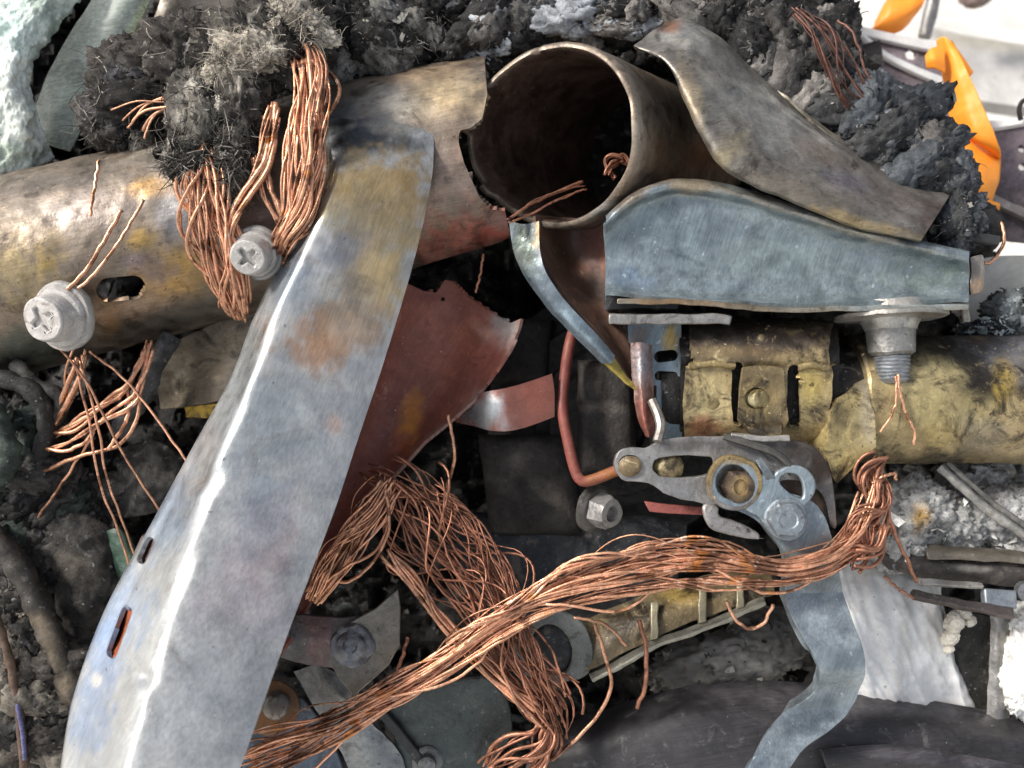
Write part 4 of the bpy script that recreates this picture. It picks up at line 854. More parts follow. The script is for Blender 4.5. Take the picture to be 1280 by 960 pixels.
# ================================================================== BOTTOM MIDDLE: BRACKET CLUSTER
low_ = thing('mount_bracket', 'grey folded mounting bracket with a round rivet head', 'bracket', (430, 860, 0))
s1 = loft([[(330, 766, 14), (345, 795, 20), (350, 822, 6)], [(375, 768, 26), (385, 800, 30), (392, 832, 14)], [(420, 772, 30), (425, 802, 34), (424, 836, 22)], [(446, 770, 30), (450, 800, 34), (446, 838, 24)]], 50, 24)
obj('strap', solid(paint(s1, '#5d595a', [(400, 790, 24, 30, 0, '#7a5a58', .7), (360, 800, 24, 20, 0, '#3d444c', .9), (430, 800, 20, 30, 0, '#77726b', .8)], 3), 5), M['steel'], low_, bevel=1)
s2 = plate([(412, 812), (416, 796), (428, 782), (446, 772), (470, 760), (497, 738), (500, 762), (499, 808), (486, 832), (466, 850), (448, 866), (442, 884), (436, 890), (438, 866), (424, 848), (414, 832)], 40, 6, (), 6, lambda x, y: -0.25 * max(0, x - 470))
obj('lug_plate', paint(s2, '#837d73', [(430, 810, 24, 30, 0, '#66635f', .8), (475, 800, 20, 30, 0, '#8f8778', .6)], 3), M['steel'], low_, bevel=1.5)
obj('rivet_head', paint(lathe(U(np.array([440., 806, 40])), (-.05, 0, 1), [(0, 27), (3, 27), (6, 24), (6, 19), (9, 16), (10, 9), (7, 7), (7, 2)], 44), '#77777a', [(448, 798, 10, 8, 0, '#2b2a29', .9), (440, 818, 16, 8, 0, '#a3a3a3', .8)], 3, .5).rough(3.5, .09, 2), M['steel'], low_)
s3 = loft([[(368, 840, -10), (400, 832, 0), (436, 852, 10)], [(385, 872, 0), (412, 858, 12), (440, 880, 14)], [(404, 900, 4), (436, 888, 14), (462, 900, 14)], [(436, 960, 6), (470, 950, 16), (500, 942, 12)], [(452, 1000, 6), (484, 990, 16), (512, 985, 12)]], 60, 24)
obj('lower_strip', solid(paint(s3, '#868786', [(410, 865, 30, 16, 40, '#6a6865', .8), (450, 930, 30, 30, 0, '#909596', .6)], 3), 6), M['steel'], low_, bevel=1.5)
cv = plate(smooth_poly([(480, 880), (510, 868), (560, 850), (600, 840), (622, 852), (640, 884), (642, 920), (618, 950), (590, 1000), (470, 1000), (500, 950)], 2), 6, 12, (), 8, lambda x, y: 10 * math.exp(-((x - 580) / 60) ** 2))
cover = thing('cover_plate', 'dark grey-green rounded cover plate beneath the long copper bundle', 'cover', (560, 940, 6))
obj('plate', paint(cv, '#4d524f', [(600, 870, 30, 30, 0, '#626660', .6), (560, 920, 40, 40, 0, '#454b4a', .6)], 3, .2), M['steel'], cover, bevel=3)
obj('screw', paint(lathe(U(np.array([535., 951, 10])), (0, 0, 1), [(0, 20), (4, 20), (6, 17), (6, 12), (14, 11), (16, 8), (16, 2)], 36), '#6f706e', [], 3, .4), M['steel'], cover)
obj('edge_bar', solid(paint(loft([[(470, 890, 16), (478, 884, 18)], [(500, 930, 16), (509, 922, 18)], [(540, 985, 16), (550, 978, 18)]], 20, 5), '#3a3c3c', [], 2), 8), M['steel'], cover, bevel=1.5)
ln = plate(smooth_poly([(638, 790), (662, 772), (690, 762), (716, 766), (734, 784), (742, 812), (742, 838), (726, 850), (704, 852), (690, 868), (664, 860), (640, 830)], 2), 2, 8, [ellipse(690, 812, 24, 32, -20)], 6)
lug = thing('pivot_lug', 'grey oval pivot lug with dark round insert beneath the copper', 'lug', (690, 850, 0))
obj('lug_ring', paint(ln, '#6f706c', [(725, 800, 16, 40, 0, '#85867f', .7)], 3), M['steel'], lug, bevel=2)
obj('insert', paint(lathe(U(np.array([688., 813, -14])), (0, 0, 1), [(0, 40), (6, 38), (12, 24), (14, 4)], 36), '#2f3032', [], 3, .4), M['soot'], lug)
rn = thing('rusty_nut', 'rust-stained bolt end next to the bracket lower edge', 'nut', (346, 880, 10))
obj('washer', paint(lathe(U(np.array([340., 884, -4])), (.1, .05, 1), [(0, 34), (4, 34), (6, 30), (6, 12)], 36), '#6b4a2c', [(330, 890, 20, 20, 0, '#8a5a2a', .8)], 3, .5), M['red'], rn)
obj('end', paint(lathe(U(np.array([346., 880, 2])), (.1, .05, 1), [(0, 17), (10, 16), (15, 12), (17, 4)], 30), '#77716a', [], 3, .4), M['steel'], rn)
bp = plate(smooth_poly([(305, 905), (340, 880), (372, 868), (395, 890), (420, 930), (440, 1000), (300, 1000)], 1), -14, 8, (), 8)
obj('base_plate', paint(bp, '#5c6570', [(380, 880, 30, 20, 0, '#6a6f76', .6), (330, 940, 30, 30, 0, '#3c4045', .8)], 3), M['steel'], label='slate grey base plate under the frayed bundle end', cat='plate', bevel=1.5)

# yellow ribbed casting below the long bundle
cs = thing('ribbed_casting', 'sooty yellow ribbed casting under the long copper bundle', 'casting', (850, 790, 0))
c1 = loft([[(700, 790, -40), (712, 815, -10), (728, 842, 2)], [(760, 762, -30), (775, 790, 0), (790, 812, 10)], [(830, 735, -30), (842, 758, 0), (852, 782, 10)], [(900, 715, -30), (908, 738, 0), (914, 760, 10)], [(960, 705, -30), (965, 722, 0), (968, 742, 10)]], 60, 24)
obj('body', solid(paint(c1, '#75664a', [(820, 760, 90, 14, -25, '#3a332a', .9), (930, 730, 30, 20, 0, '#4a4232', .8), (780, 790, 40, 20, -30, '#4c453a', .9), (850, 745, 30, 20, 0, '#9c8346', .8), (740, 810, 26, 20, 0, '#5d5647', .9)], 3, .3), 5), M['brass'], cs)
obj('flange', solid(paint(loft([[(736, 842, 6), (740, 850, 16)], [(780, 820, 10), (783, 829, 20)], [(818, 798, 12), (820, 807, 22)], [(860, 784, 14), (862, 793, 24)], [(905, 766, 14), (907, 774, 24)], [(955, 744, 14), (957, 752, 24)]], 50, 6), '#a5a192', [], 3, .2), 6), M['steel'], cs, bevel=1.5)
for (x, y0, y1) in ((818, 752, 800), (878, 736, 780), (925, 726, 762)):
    obj('rib', solid(paint(loft([[(x - 5, y0, 4), (x + 5, y0 - 2, 4)], [(x - 5, (y0 + y1) / 2, 14), (x + 5, (y0 + y1) / 2 - 2, 14)], [(x - 5, y1, 20), (x + 5, y1 - 3, 20)]], 12, 4), '#a29a80', [], 3, .3), 8), M['steel'], cs, bevel=1.5)

# ================================================================== BOTTOM RIGHT
dp = loft([[(640, 1040, 10), (650, 985, 12), (660, 945, -6), (668, 920, -50)], [(760, 1040, 30), (766, 975, 30), (770, 915, 10), (774, 880, -44)], [(850, 1040, 40), (852, 965, 40), (854, 895, 18), (855, 858, -40)], [(960, 1040, 44), (960, 965, 44), (960, 890, 22), (960, 850, -36)], [(1080, 1040, 44), (1082, 975, 44), (1086, 905, 22), (1090, 863, -36)], [(1200, 1040, 44), (1202, 985, 44), (1208, 922, 22), (1212, 883, -36)], [(1330, 1040, 44), (1332, 1000, 44), (1336, 945, 22), (1338, 906, -36)]], 120, 60)
dpt = thing('trim_panel', 'glossy dark plum-grey curved trim panel along the lower edge', 'panel', (1040, 955, 20))
obj('panel_skin', solid(paint(dp, '#2f2d2f', [(1000, 872, 260, 16, 6, '#5a5659', .8), (730, 930, 90, 40, 0, '#232122', .8), (1150, 950, 100, 20, 8, '#3a373b', .8)], 3, .1), 6), M['plastic'], dpt, bevel=1.5)  # long lighter blob paints a highlight band along the top
lp = loft([[(1025, 935, 50), (1030, 950, 58), (1040, 985, 52)], [(1120, 930, 50), (1125, 948, 60), (1130, 985, 52)], [(1220, 945, 50), (1225, 962, 60), (1230, 990, 52)], [(1320, 965, 50), (1322, 985, 60), (1325, 1010, 52)]], 60, 20)
obj('lower_lip', solid(paint(lp, '#2c2a2c', [(1150, 945, 90, 8, 6, '#5b565b', .6)], 3, .1), 6), M['plastic'], dpt, bevel=2)
cl = loft([[(1000, 730, -60), (1020, 790, -30), (1050, 850, -30), (1090, 900, -50)], [(1060, 700, -70), (1080, 770, -20), (1110, 840, -20), (1130, 900, -40)], [(1120, 690, -90), (1130, 760, -36), (1150, 830, -30), (1170, 905, -40)], [(1140, 690, -110), (1165, 750, -60), (1185, 830, -50), (1215, 905, -50)], [(1165, 700, -130), (1185, 780, -100), (1200, 845, -80), (1250, 905, -70)]], 110, 90)
_c = PX(cl.v); cl.v[:, 2] += 16 * ridged(np.stack([_c[:, 0] * .016 - _c[:, 1] * .006, _c[:, 1] * .004, _c[:, 0] * 0], -1), 3); cl.rough(5, .03, 6, 4)
obj('white_cloth', solid(paint(cl, '#f0eeea', [(1110, 700, 60, 24, 10, '#b3b0a8', .8), (1130, 800, 10, 80, 5, '#bdbab3', .7), (1170, 770, 14, 50, -20, '#b9b3a4', .5)], 3, .1), 4), M['white'], label='off-white crumpled airbag cloth behind the bent lever', cat='cloth', sharp=0)
rl = thing('seat_rail', 'dark slotted steel rail pair with pale edges crossing the lower corner', 'rail', (1200, 720, -10))
obj('upper_web', solid(paint(loft([[(1085, 668, -30), (1094, 690, -10), (1110, 712, -20)], [(1150, 688, -16), (1152, 705, -4), (1155, 722, -14)], [(1230, 694, -10), (1232, 712, 2), (1234, 730, -8)], [(1320, 705, -6), (1320, 722, 4), (1320, 742, -4)]], 60, 20), '#3f3a37', [(1215, 710, 26, 4, 5, '#8d8880', .7)], 3, .2), 6), M['soot'], rl, bevel=1.5)
obj('upper_lip', solid(paint(loft([[(1160, 680, -20), (1158, 690, 0), (1160, 700, 4)], [(1220, 684, -16), (1220, 692, 4), (1222, 700, 8)], [(1320, 692, -10), (1320, 700, 8), (1320, 708, 12)]], 50, 10), '#7d7568', [(1190, 690, 30, 6, 5, '#a39a88', .8)], 3, .2), 5), M['steel'], rl, bevel=1.5)
obj('lower_bar', solid(paint(loft([[(1140, 736, 10), (1142, 746, 18)], [(1200, 748, 12), (1202, 758, 20)], [(1268, 760, 14), (1268, 772, 22)]], 30, 6), '#5c5450', [], 3, .2), 8), M['steel'], rl, bevel=1.5)
obj('pale_edge', solid(paint(loft([[(1146, 722, 0), (1148, 730, 6)], [(1228, 728, 2), (1230, 734, 8)]], 30, 5), '#b1aca3', [], 3, .2), 5), M['steel'], rl, bevel=1)
obj('end_block', solid(paint(loft([[(1230, 735, 6), (1232, 755, 12)], [(1272, 738, 8), (1272, 762, 14)]], 10, 8), '#8d9298', [], 3, .2), 12), M['galv'], rl, bevel=2)
obj('end_bolt', paint(lathe(U(np.array([1279., 738, 0])), (0, 0, 1), [(0, 12), (10, 12), (12, 8), (13, 2)], 24), '#76787a', [], 3), M['steel'], rl)
bx_ = loft([[(1186, 770, -60), (1190, 830, -60), (1200, 900, -60)], [(1210, 766, -50), (1212, 830, -50), (1222, 905, -50)], [(1240, 770, -44), (1238, 830, -44), (1236, 905, -44)]], 20, 30)
obj('dark_box', solid(paint(bx_, '#24231f', [(1215, 800, 20, 40, 0, '#3d3a32', .6)], 3, .2), 40), M['soot'], label='dark brown-black box between cloth and grey post', cat='box', bevel=3)
ps = loft([[(1238, 762, -30), (1250, 762, -22), (1266, 762, -30)], [(1236, 830, -28), (1249, 830, -20), (1264, 830, -28)], [(1232, 920, -26), (1247, 920, -18), (1262, 920, -26)]], 30, 14)
obj('grey_post', solid(paint(ps, '#8f8c88', [(1250, 830, 6, 20, 0, '#5c5955', .8)], 3, .2), 8), M['steel'], label='narrow light grey upright post at the lower right', cat='post', bevel=1.5)
bt = G()
for (x, y, r) in ((1192, 778, 11), (1188, 797, 9), (1186, 812, 5), (1213, 776, 6), (1205, 766, 7)): bt.add(lump(x, y, -18, r * 1.1, r * .9, r, x * 7, 4, .35, 1.6, x))
obj('melted_beads', paint(bt, '#cfc8ba', [], 2, .2), M['white'], label='string of melted cream beads hanging below the rail', cat='beads')
for k, (dx, dy) in enumerate(((0, 0), (10, -6))):
    obj('grey_cable', paint(tube(catmull(U(np.array([(1174 + dx, 584 + dy, -12), (1205 + dx, 612 + dy, -4), (1240 + dx, 642 + dy, 0), (1300 + dx, 680 + dy, 6)], float)), 40), 5.5 - k * 1.5, 10), '#8f8d88' if k == 0 else '#6d6b67', [], 3, .3), M['soot'], label=['thicker pale grey cable running diagonally below the yellow tube', 'thinner darker cable running beside the pale grey cable'][k], cat='cable', group='twin cables below the column')
pl_ = loft([[(1200, 330, -120), (1210, 380, -110), (1220, 430, -110)], [(1250, 320, -120), (1255, 370, -110), (1260, 430, -110)], [(1330, 320, -120), (1330, 370, -110), (1330, 430, -110)]], 20, 20)
obj('pale_panel', solid(paint(pl_, '#b9b5ab', [(1250, 400, 26, 20, 20, '#807b73', .8)], 3, .15), 8), M['white'], label='pale grey-cream panel behind the channel end', cat='panel')
obj('stub_rod', paint(tube(catmull(U(np.array([(1203, 372, 30), (1206, 390, 30), (1206, 402, 28)], float)), 10), 5, 10), '#8c867c', [], 2), M['steel'], label='short stub rod under the channel end tab', cat='rod')

# ================================================================== TOP RIGHT BACKGROUND
strp = thing('orange_strap', 'bright orange twisted strap draped beside the charred lump', 'strap', (1210, 160, -140))
o1 = loft([[(1170, 50, -178), (1180, 46, -160), (1190, 54, -156)], [(1172, 70, -180), (1188, 70, -156), (1202, 74, -148)], [(1178, 100, -178), (1196, 100, -150), (1214, 100, -138)], [(1184, 130, -174), (1206, 130, -144), (1228, 132, -130)], [(1188, 152, -170), (1214, 158, -138), (1241, 162, -124)], [(1192, 160, -166), (1222, 176, -140), (1249, 188, -134)], [(1200, 166, -166), (1226, 184, -158), (1250, 200, -164)]], 90, 30)
obj('upper_run', solid(o1.rough(3, .02), 2.5), M['orange'], strp, sharp=0)
o2 = loft([[(1186, 150, -172), (1204, 160, -166), (1226, 176, -168), (1251, 196, -168)], [(1186, 180, -170), (1205, 188, -154), (1228, 198, -150), (1251, 206, -160)], [(1188, 208, -170), (1206, 216, -146), (1228, 222, -142), (1249, 226, -158)], [(1200, 232, -170), (1216, 238, -148), (1232, 240, -144), (1244, 242, -160)], [(1214, 250, -172), (1222, 250, -156), (1232, 252, -152), (1240, 252, -164)]], 80, 30)
obj('lower_run', solid(o2.rough(3, .02), 2.5), M['orange'], strp, sharp=0)
o3 = loft([[(1188, 50, -150), (1192, 58, -154), (1196, 66, -160)], [(1202, 68, -156), (1203, 80, -158), (1204, 92, -164)], [(1217, 90, -164), (1211, 98, -166), (1206, 106, -168)]], 30, 12)
obj('side_fold', solid(o3, 2.5), M['orange'], strp, sharp=0)
obj('tail', solid(loft([[(1212, 242, -156), (1214, 248, -148), (1213, 256, -150)], [(1232, 248, -146), (1233, 253, -140), (1232, 260, -144)], [(1250, 254, -146), (1250, 258, -142), (1249, 264, -146)]], 24, 12), 2.5), M['orange'], strp, sharp=0)
obj('torn_end', solid(loft([[(1156, 70, -158), (1157, 78, -154), (1158, 86, -158)], [(1164, 60, -154), (1167, 72, -144), (1168, 86, -150)], [(1180, 58, -156), (1181, 74, -146), (1182, 92, -152)]], 24, 14), 2.5), M['orange'], strp, sharp=0)
o4 = loft([[(1088, 40, -330), (1092, 34, -322), (1094, 26, -330)], [(1104, 44, -330), (1112, 20, -310), (1116, -10, -320)], [(1124, 40, -330), (1136, 14, -306), (1144, -20, -320)], [(1136, 30, -330), (1154, 4, -310), (1166, -30, -320)]], 40, 20)
obj('orange_strap', solid(o4.rough(3, .02), 4), M['orange'], label='broad orange webbing fold rising beyond the pale rail', cat='strap')
obj('orange_scrap', solid(loft([[(1038, 28, -300), (1044, 22, -296), (1050, 20, -300)], [(1050, 34, -300), (1056, 30, -296), (1062, 26, -300)], [(1068, 38, -300), (1072, 36, -298), (1076, 34, -300)]], 16, 8), 3), M['orange'], label='small red-orange strap scrap at the top of the pale rail', cat='strap')
# door sill / floor pan beyond the heap
fp = thing('sill_panel', 'mauve-grey burnt sill panel with round hole and pale rails beyond the heap', 'panel', (1120, 70, -330))
f1 = loft([[(1010, 20, -330), (1040, 80, -320), (1100, 200, -300)], [(1090, 36, -330), (1120, 90, -310), (1180, 200, -290)], [(1180, 62, -330), (1190, 110, -310), (1210, 190, -290)]], 50, 40)
cut(f1, None, [ellipse(1139, 68, 8, 8)])
obj('sill_face', solid(paint(f1, '#8d8084', [(1120, 110, 60, 20, 25, '#4e4547', .7), (1160, 60, 30, 14, 10, '#6a5055', .7)], 3, .2), 6), M['soot'], fp)
obj('inner_rail', solid(paint(loft([[(1075, 36, -304), (1078, 44, -298)], [(1105, 62, -304), (1107, 70, -298)], [(1140, 80, -304), (1141, 89, -298)], [(1185, 98, -304), (1185, 108, -298)]], 40, 6), '#d9d7d2', [], 3, .1), 8), M['white'], fp, bevel=1.5)
obj('outer_rail', solid(paint(loft([[(1075, 32, -316), (1076, 42, -310)], [(1130, 44, -316), (1130, 55, -310)], [(1190, 54, -316), (1190, 68, -310)]], 40, 6), '#d4d0cc', [], 3, .1), 8), M['white'], fp, bevel=1.5)
obj('upright_post', paint(tube(catmull(U(np.array([(1172, -30, -420), (1164, 10, -418), (1156, 46, -416)], float)), 20), 11, 14), '#8a8784', [], 3, .2), M['steel'], label='grey upright post beyond the orange webbing', cat='post')
sill = U(np.array([(1150, 10, -900), (1300, 50, -900), (1300, 150, -860), (1150, 110, -860)], float))
fs = loft([[(1150, 30, -700), (1220, 46, -700), (1330, 62, -700)], [(1150, 46, -690), (1220, 62, -690), (1330, 82, -690)], [(1150, 110, -640), (1220, 125, -640), (1330, 140, -640)]], 30, 30)
obj('floor_step', solid(paint(fs, '#c4c0ba', [(1240, 55, 90, 10, 10, '#a79f8d', .8), (1240, 90, 60, 30, 5, '#b1aca8', .6)], 3, .1), 30), M['ground'], label='pale dusty floor step far beyond the wreck', cat='step')
fs2 = loft([[(1180, 140, -420), (1230, 150, -420), (1330, 150, -420)], [(1190, 190, -400), (1230, 200, -400), (1330, 200, -400)], [(1200, 260, -380), (1240, 262, -380), (1330, 262, -380)]], 30, 30)
obj('floor_plate', solid(paint(fs2, '#b7b4b0', [(1228, 130, 20, 20, 0, '#9fa3ba', .7)], 3, .15), 10), M['ground'], label='light grey floor plate behind the orange strap', cat='plate')
pp = thing('hole_panel', 'mauve-grey panel with round holes near the right edge', 'panel', (1260, 240, -200))
p1 = loft([[(1228, 160, -210), (1240, 220, -200), (1244, 300, -190)], [(1260, 154, -206), (1262, 220, -196), (1262, 300, -186)], [(1340, 140, -200), (1340, 220, -190), (1340, 310, -180)]], 60, 60)
cut(p1, None, [ellipse(1278, 186, 5, 5), ellipse(1278, 208, 5, 5), ellipse(1300, 190, 6, 6)])
obj('panel_face', solid(paint(p1, '#6c6166', [(1260, 270, 40, 30, 0, '#453b38', .8)], 3, .2), 8), M['soot'], pp)
obj('top_rim', solid(paint(loft([[(1226, 154, -206), (1228, 162, -200)], [(1262, 148, -202), (1262, 157, -196)], [(1340, 134, -196), (1340, 144, -190)]], 20, 6), '#d5d3cf', [], 3), 8), M['white'], pp, bevel=1)
obj('brown_bar', solid(paint(loft([[(1236, 238, -170), (1238, 248, -166)], [(1262, 252, -170), (1264, 264, -166)], [(1330, 280, -170), (1330, 296, -166)]], 20, 6), '#8d8580', [], 3), 8), M['steel'], pp, bevel=1)
obj('hook_wire', tube(catmull(U(np.array([(1276, 150, -186), (1274, 138, -182), (1277, 128, -180), (1284, 124, -180)], float)), 16), 3.5, 8), mat('black_wire', '#2b2624', .2, .5), label='small black hook on the hole panel top rim', cat='hook')
obj('rust_scrap', solid(paint(loft([[(1198, -6, -600), (1202, 4, -590), (1208, 10, -600)], [(1216, -14, -600), (1218, 2, -586), (1222, 10, -600)], [(1240, -20, -600), (1240, -8, -590), (1240, 0, -600)]], 20, 12).rough(4, .03), '#7d6a62', [], 3, .3), 8), M['soot'], label='brown scrap hanging at the top right over pale ground', cat='scrap')
# pieces by the shroud tip
obj('tin_scrap', solid(paint(loft([[(1180, 212, -10), (1200, 216, 0), (1226, 222, -6)], [(1186, 240, -6), (1202, 244, 4), (1218, 240, -4)], [(1190, 262, -10), (1200, 262, -2), (1208, 258, -8)]], 24, 14), '#8b877f', [], 3, .3), 4), M['steel'], label='small folded tin scrap by the shroud tip', cat='scrap', bevel=1)
obj('black_pin', paint(tube(catmull(U(np.array([(1196, 296, 10), (1222, 298, 14), (1247, 302, 16)], float)), 14), 7, 14), '#2c2b2b', [], 3, .3), M['plastic'], label='black pin lying past the shroud tip', cat='pin')
obj('dark_socket', paint(lump(1220, 285, -24, 34, 30, 20, 0, 4, .15, 2, 3.), '#211f1f', [], 2, .3), M['char'], label='charred black socket holding the pin', cat='socket', sharp=0)

# ================================================================== TOP LEFT: SCORCHED FOAM
fm = loft([[(-80, 260, -60), (-80, 120, -40), (-80, -60, -60)], [(-10, 240, -50), (0, 110, -20), (10, -60, -50)], [(30, 220, -60), (36, 150, -30), (20, 100, -30), (30, 60, -34), (80, -60, -60)], [(70, 196, -80), (52, 160, -60), (38, 110, -60), (52, 62, -60), (130, -40, -80)]], 130, 130)
fm.rough(16, .02, 7, 5); fm.rough(7, .07, 3, 4)
obj('scorched_foam', solid(paint(fm, '#e3e8df', [(10, 30, 50, 40, 0, '#c6ded4', .8), (30, 170, 30, 50, 0, '#dde3d6', .7), (60, 60, 14, 40, 30, '#6b7a68', .8), (60, 10, 30, 30, 0, '#8b9a86', .6), (15, 195, 30, 16, 0, '#8fa08c', .7)], 3, .3, .04), 10), M['foam'], label='pale mint-green scorched foam crumpled in the upper left corner', cat='foam', sharp=0)
bar = loft([[(88, 190, -110), (60, 180, -96), (36, 150, -110)], [(130, 110, -104), (104, 92, -90), (70, 70, -104)], [(180, 20, -100), (150, 6, -86), (118, -10, -100)], [(215, -60, -100), (185, -70, -86), (150, -80, -100)]], 70, 30)
bar.rough(2, .03, 2)
obj('green_bar', solid(paint(bar, '#a7aea2', [(100, 120, 20, 60, -30, '#a5aea0', .6), (176, 20, 8, 50, 25, '#c9cf96', .7), (110, 140, 30, 10, -60, '#c0cbb6', .7)], 3, .12), 10), M['plastic'], label='flat grey-green plastic bar lying under the scorched foam', cat='bar', bevel=2)
obj('dull_panel', solid(paint(loft([[(180, 60, -150), (240, 80, -140), (330, 60, -150)], [(200, 0, -150), (260, 0, -140), (330, -20, -150)], [(210, -60, -150), (260, -60, -140), (330, -80, -150)]], 30, 30).rough(4, .02, 2), '#7f776c', [(240, 30, 20, 30, 0, '#96877a', .7)], 3, .2), 8), M['heat'], label='dull grey-brown panel behind the ash fluff', cat='panel')

# ================================================================== COPPER
def strand(P, r, seed, wob=0.5):
    g = tube(P, r, 5); return g
def bundle(name, label, path, n, r=1.9, seed=1, parent_at=None, twist=1.2, mat_='copper', group='bare copper wire bundles', fray=(1.0, 1.0), wob=3.0, npt=46, tailspread=0):
    """path: (px, py, depth, half spread across, half spread in depth)"""
    rg = np.random.default_rng(seed); A = np.array(path, float)
    t = thing(name, label, 'wire bundle', tuple(A[len(A) // 2, :3]), group)
    C = catmull(np.hstack([U(A[:, :3]), A[:, 3:]]), npt)
    T = np.gradient(C[:, :3], axis=0); T /= np.linalg.norm(T, axis=1, keepdims=True)
    B = np.array([0, 0, 1.]) - T * T[:, 2:]; B /= np.linalg.norm(B, axis=1, keepdims=True); A_ = np.cross(B, T)
    s = np.linspace(0, 1, npt); fl = min(1.6, max(.3, np.linalg.norm(np.diff(C[:, :3], axis=0), axis=1).sum() / 420))
    nc = max(2, int(n / 4.5)); cords = []
    for c_ in range(nc):
        rad = math.sqrt((c_ + .5) / nc); ph = c_ * 2.4 + rg.random(); tw = twist * (rg.random() - .3)
        cu = rad * np.cos(ph + tw * s * 3) + .5 * noise(np.stack([s * fl * (2 + 2 * rg.random()) + c_ * 11.3, s * 0 + seed, s * 0 + 3], -1))
        cv = rad * np.sin(ph + tw * s * 3) + .4 * noise(np.stack([s * fl * 3 + c_ * 5.7, s * 0 + seed, s * 0 + 8], -1)); cords.append((cu, cv))
    for k in range(n):
        cu, cv = cords[k % nc]; ph = rg.random() * 6.28; sp = .10 + .10 * rg.random() + (.5 if rg.random() < .12 else 0); tw2 = 6 * fl
        u = cu + sp * np.cos(ph + tw2 * s * 3); v = cv + sp * np.sin(ph + tw2 * s * 3)
        nu = noise(np.stack([s * fl * (3 + 3 * rg.random()) + k * 7.1, s * 0 + seed, s * 0], -1)); nv = noise(np.stack([s * fl * 4 + k * 3.3, s * 0 + seed + 9, s * 0], -1))
        fine = noise(np.stack([s * fl * 16 + k * 5.1, s * 0 + 2, s * 0], -1))
        u = u * 1.1 + .12 * nu; v = v + .14 * nv
        P = C[:, :3] + A_ * (u * C[:, 3])[:, None] + B * (v * C[:, 4])[:, None] + A_ * (nu * wob + fine * wob * .25)[:, None] + B * (nv * wob * .7)[:, None]
        kn = noise(np.stack([s * fl * 26 + k * 2.7, s * 0 + 6, s * 0], -1)); P = P + A_ * (np.sign(kn) * np.clip(np.abs(kn) - .25, 0, 1) * 4 * (rg.random() < .35))[:, None]
        i0 = int(rg.random() * 4 * fray[0]); i1 = npt - int(rg.random() * 6 * fray[1])
        obj('strand', tube(P[i0:i1], r * (.45 + .8 * rg.random() ** 1.5), 5), M[mat_], t, sharp=0)
    return t

bundle('copper_bundle', 'bright copper bundle curling over the tube top and under the bracket', [(372, 66, 40, 16, 8), (384, 74, 84, 19, 10), (390, 110, 100, 20, 12), (386, 160, 104, 22, 12), (384, 210, 104, 24, 12), (376, 262, 100, 20, 10), (356, 300, 92, 12, 8), (348, 330, 70, 8, 6)], 50, 2.1, 3, twist=.5, wob=3.5)
bundle('copper_bundle', 'copper bundle dropping from the grey fluff to the second bolt', [(244, 160, 74, 10, 6), (250, 205, 92, 22, 8), (254, 245, 96, 25, 9), (264, 295, 94, 25, 9), (278, 340, 86, 22, 9), (292, 375, 72, 17, 8), (302, 400, 54, 9, 6)], 50, 2.1, 4, twist=.4, wob=3)
bundle('copper_bundle', 'slim copper strands slanting from the fluff down past the second bolt', [(348, 130, 96, 9, 5), (342, 160, 98, 9, 5), (330, 205, 98, 8, 5), (308, 250, 96, 7, 5), (293, 290, 92, 5, 4), (294, 340, 84, 5, 4), (300, 385, 66, 6, 4)], 9, 2.8, 5, twist=.8)
bundle('copper_bundle', 'few copper strands crossing behind the second bolt toward the bracket', [(324, 190, 92, 8, 4), (334, 235, 94, 7, 4), (350, 270, 94, 7, 4), (362, 305, 84, 8, 5)], 7, 2.6, 6, twist=1)
bundle('copper_bundle', 'thin pinkish copper strands arching from the fluff over the tube edge', [(300, 90, 66, 4, 3), (260, 108, 74, 6, 4), (220, 128, 72, 9, 5), (190, 148, 68, 20, 5), (175, 172, 60, 30, 4)], 6, 2.2, 7, twist=.6)
bundle('copper_bundle', 'long copper bundle sagging from the frame bottom to the hex bolt and right tangle', [(255, 975, 70, 18, 12), (330, 940, 78, 22, 12), (420, 905, 84, 18, 12), (500, 862, 86, 15, 12), (560, 824, 90, 14, 10), (620, 782, 94, 14, 10), (680, 748, 100, 18, 10), (740, 724, 104, 22, 12), (810, 708, 108, 24, 12), (880, 703, 112, 24, 12), (940, 710, 118, 18, 12), (990, 712, 120, 14, 12), (1040, 698, 112, 15, 12), (1078, 664, 98, 17, 14), (1094, 620, 90, 14, 12), (1098, 585, 84, 8, 8)], 40, 1.75, 8, twist=1.4, wob=3, npt=110, fray=(3, 1.2))
bundle('copper_bundle', 'frayed copper strands peeling off along the top of the long bundle', [(560, 806, 98, 6, 6), (640, 756, 104, 10, 8), (720, 712, 110, 12, 8), (800, 690, 114, 10, 8), (880, 686, 118, 12, 8), (950, 706, 124, 12, 8)], 13, 1.5, 9, twist=2, wob=7, fray=(3, 3))
bundle('copper_bundle', 'dense copper bundle sweeping from under the bracket down to the base', [(455, 585, 26, 14, 12), (490, 600, 36, 30, 14), (535, 645, 44, 48, 16), (585, 710, 48, 46, 16), (632, 780, 56, 34, 16), (664, 840, 60, 30, 16), (690, 890, 62, 28, 16), (700, 925, 60, 12, 10)], 56, 1.5, 10, twist=.6, wob=8, npt=60, mat_='copper_dark', fray=(4, 2))
bundle('copper_bundle', 'bright copper strands pouring out beside the red inner edge', [(392, 752, 60, 7, 6), (412, 716, 62, 13, 8), (440, 672, 62, 20, 10), (468, 630, 58, 20, 10), (486, 596, 48, 16, 10)], 44, 1.7, 11, twist=.8, wob=6)
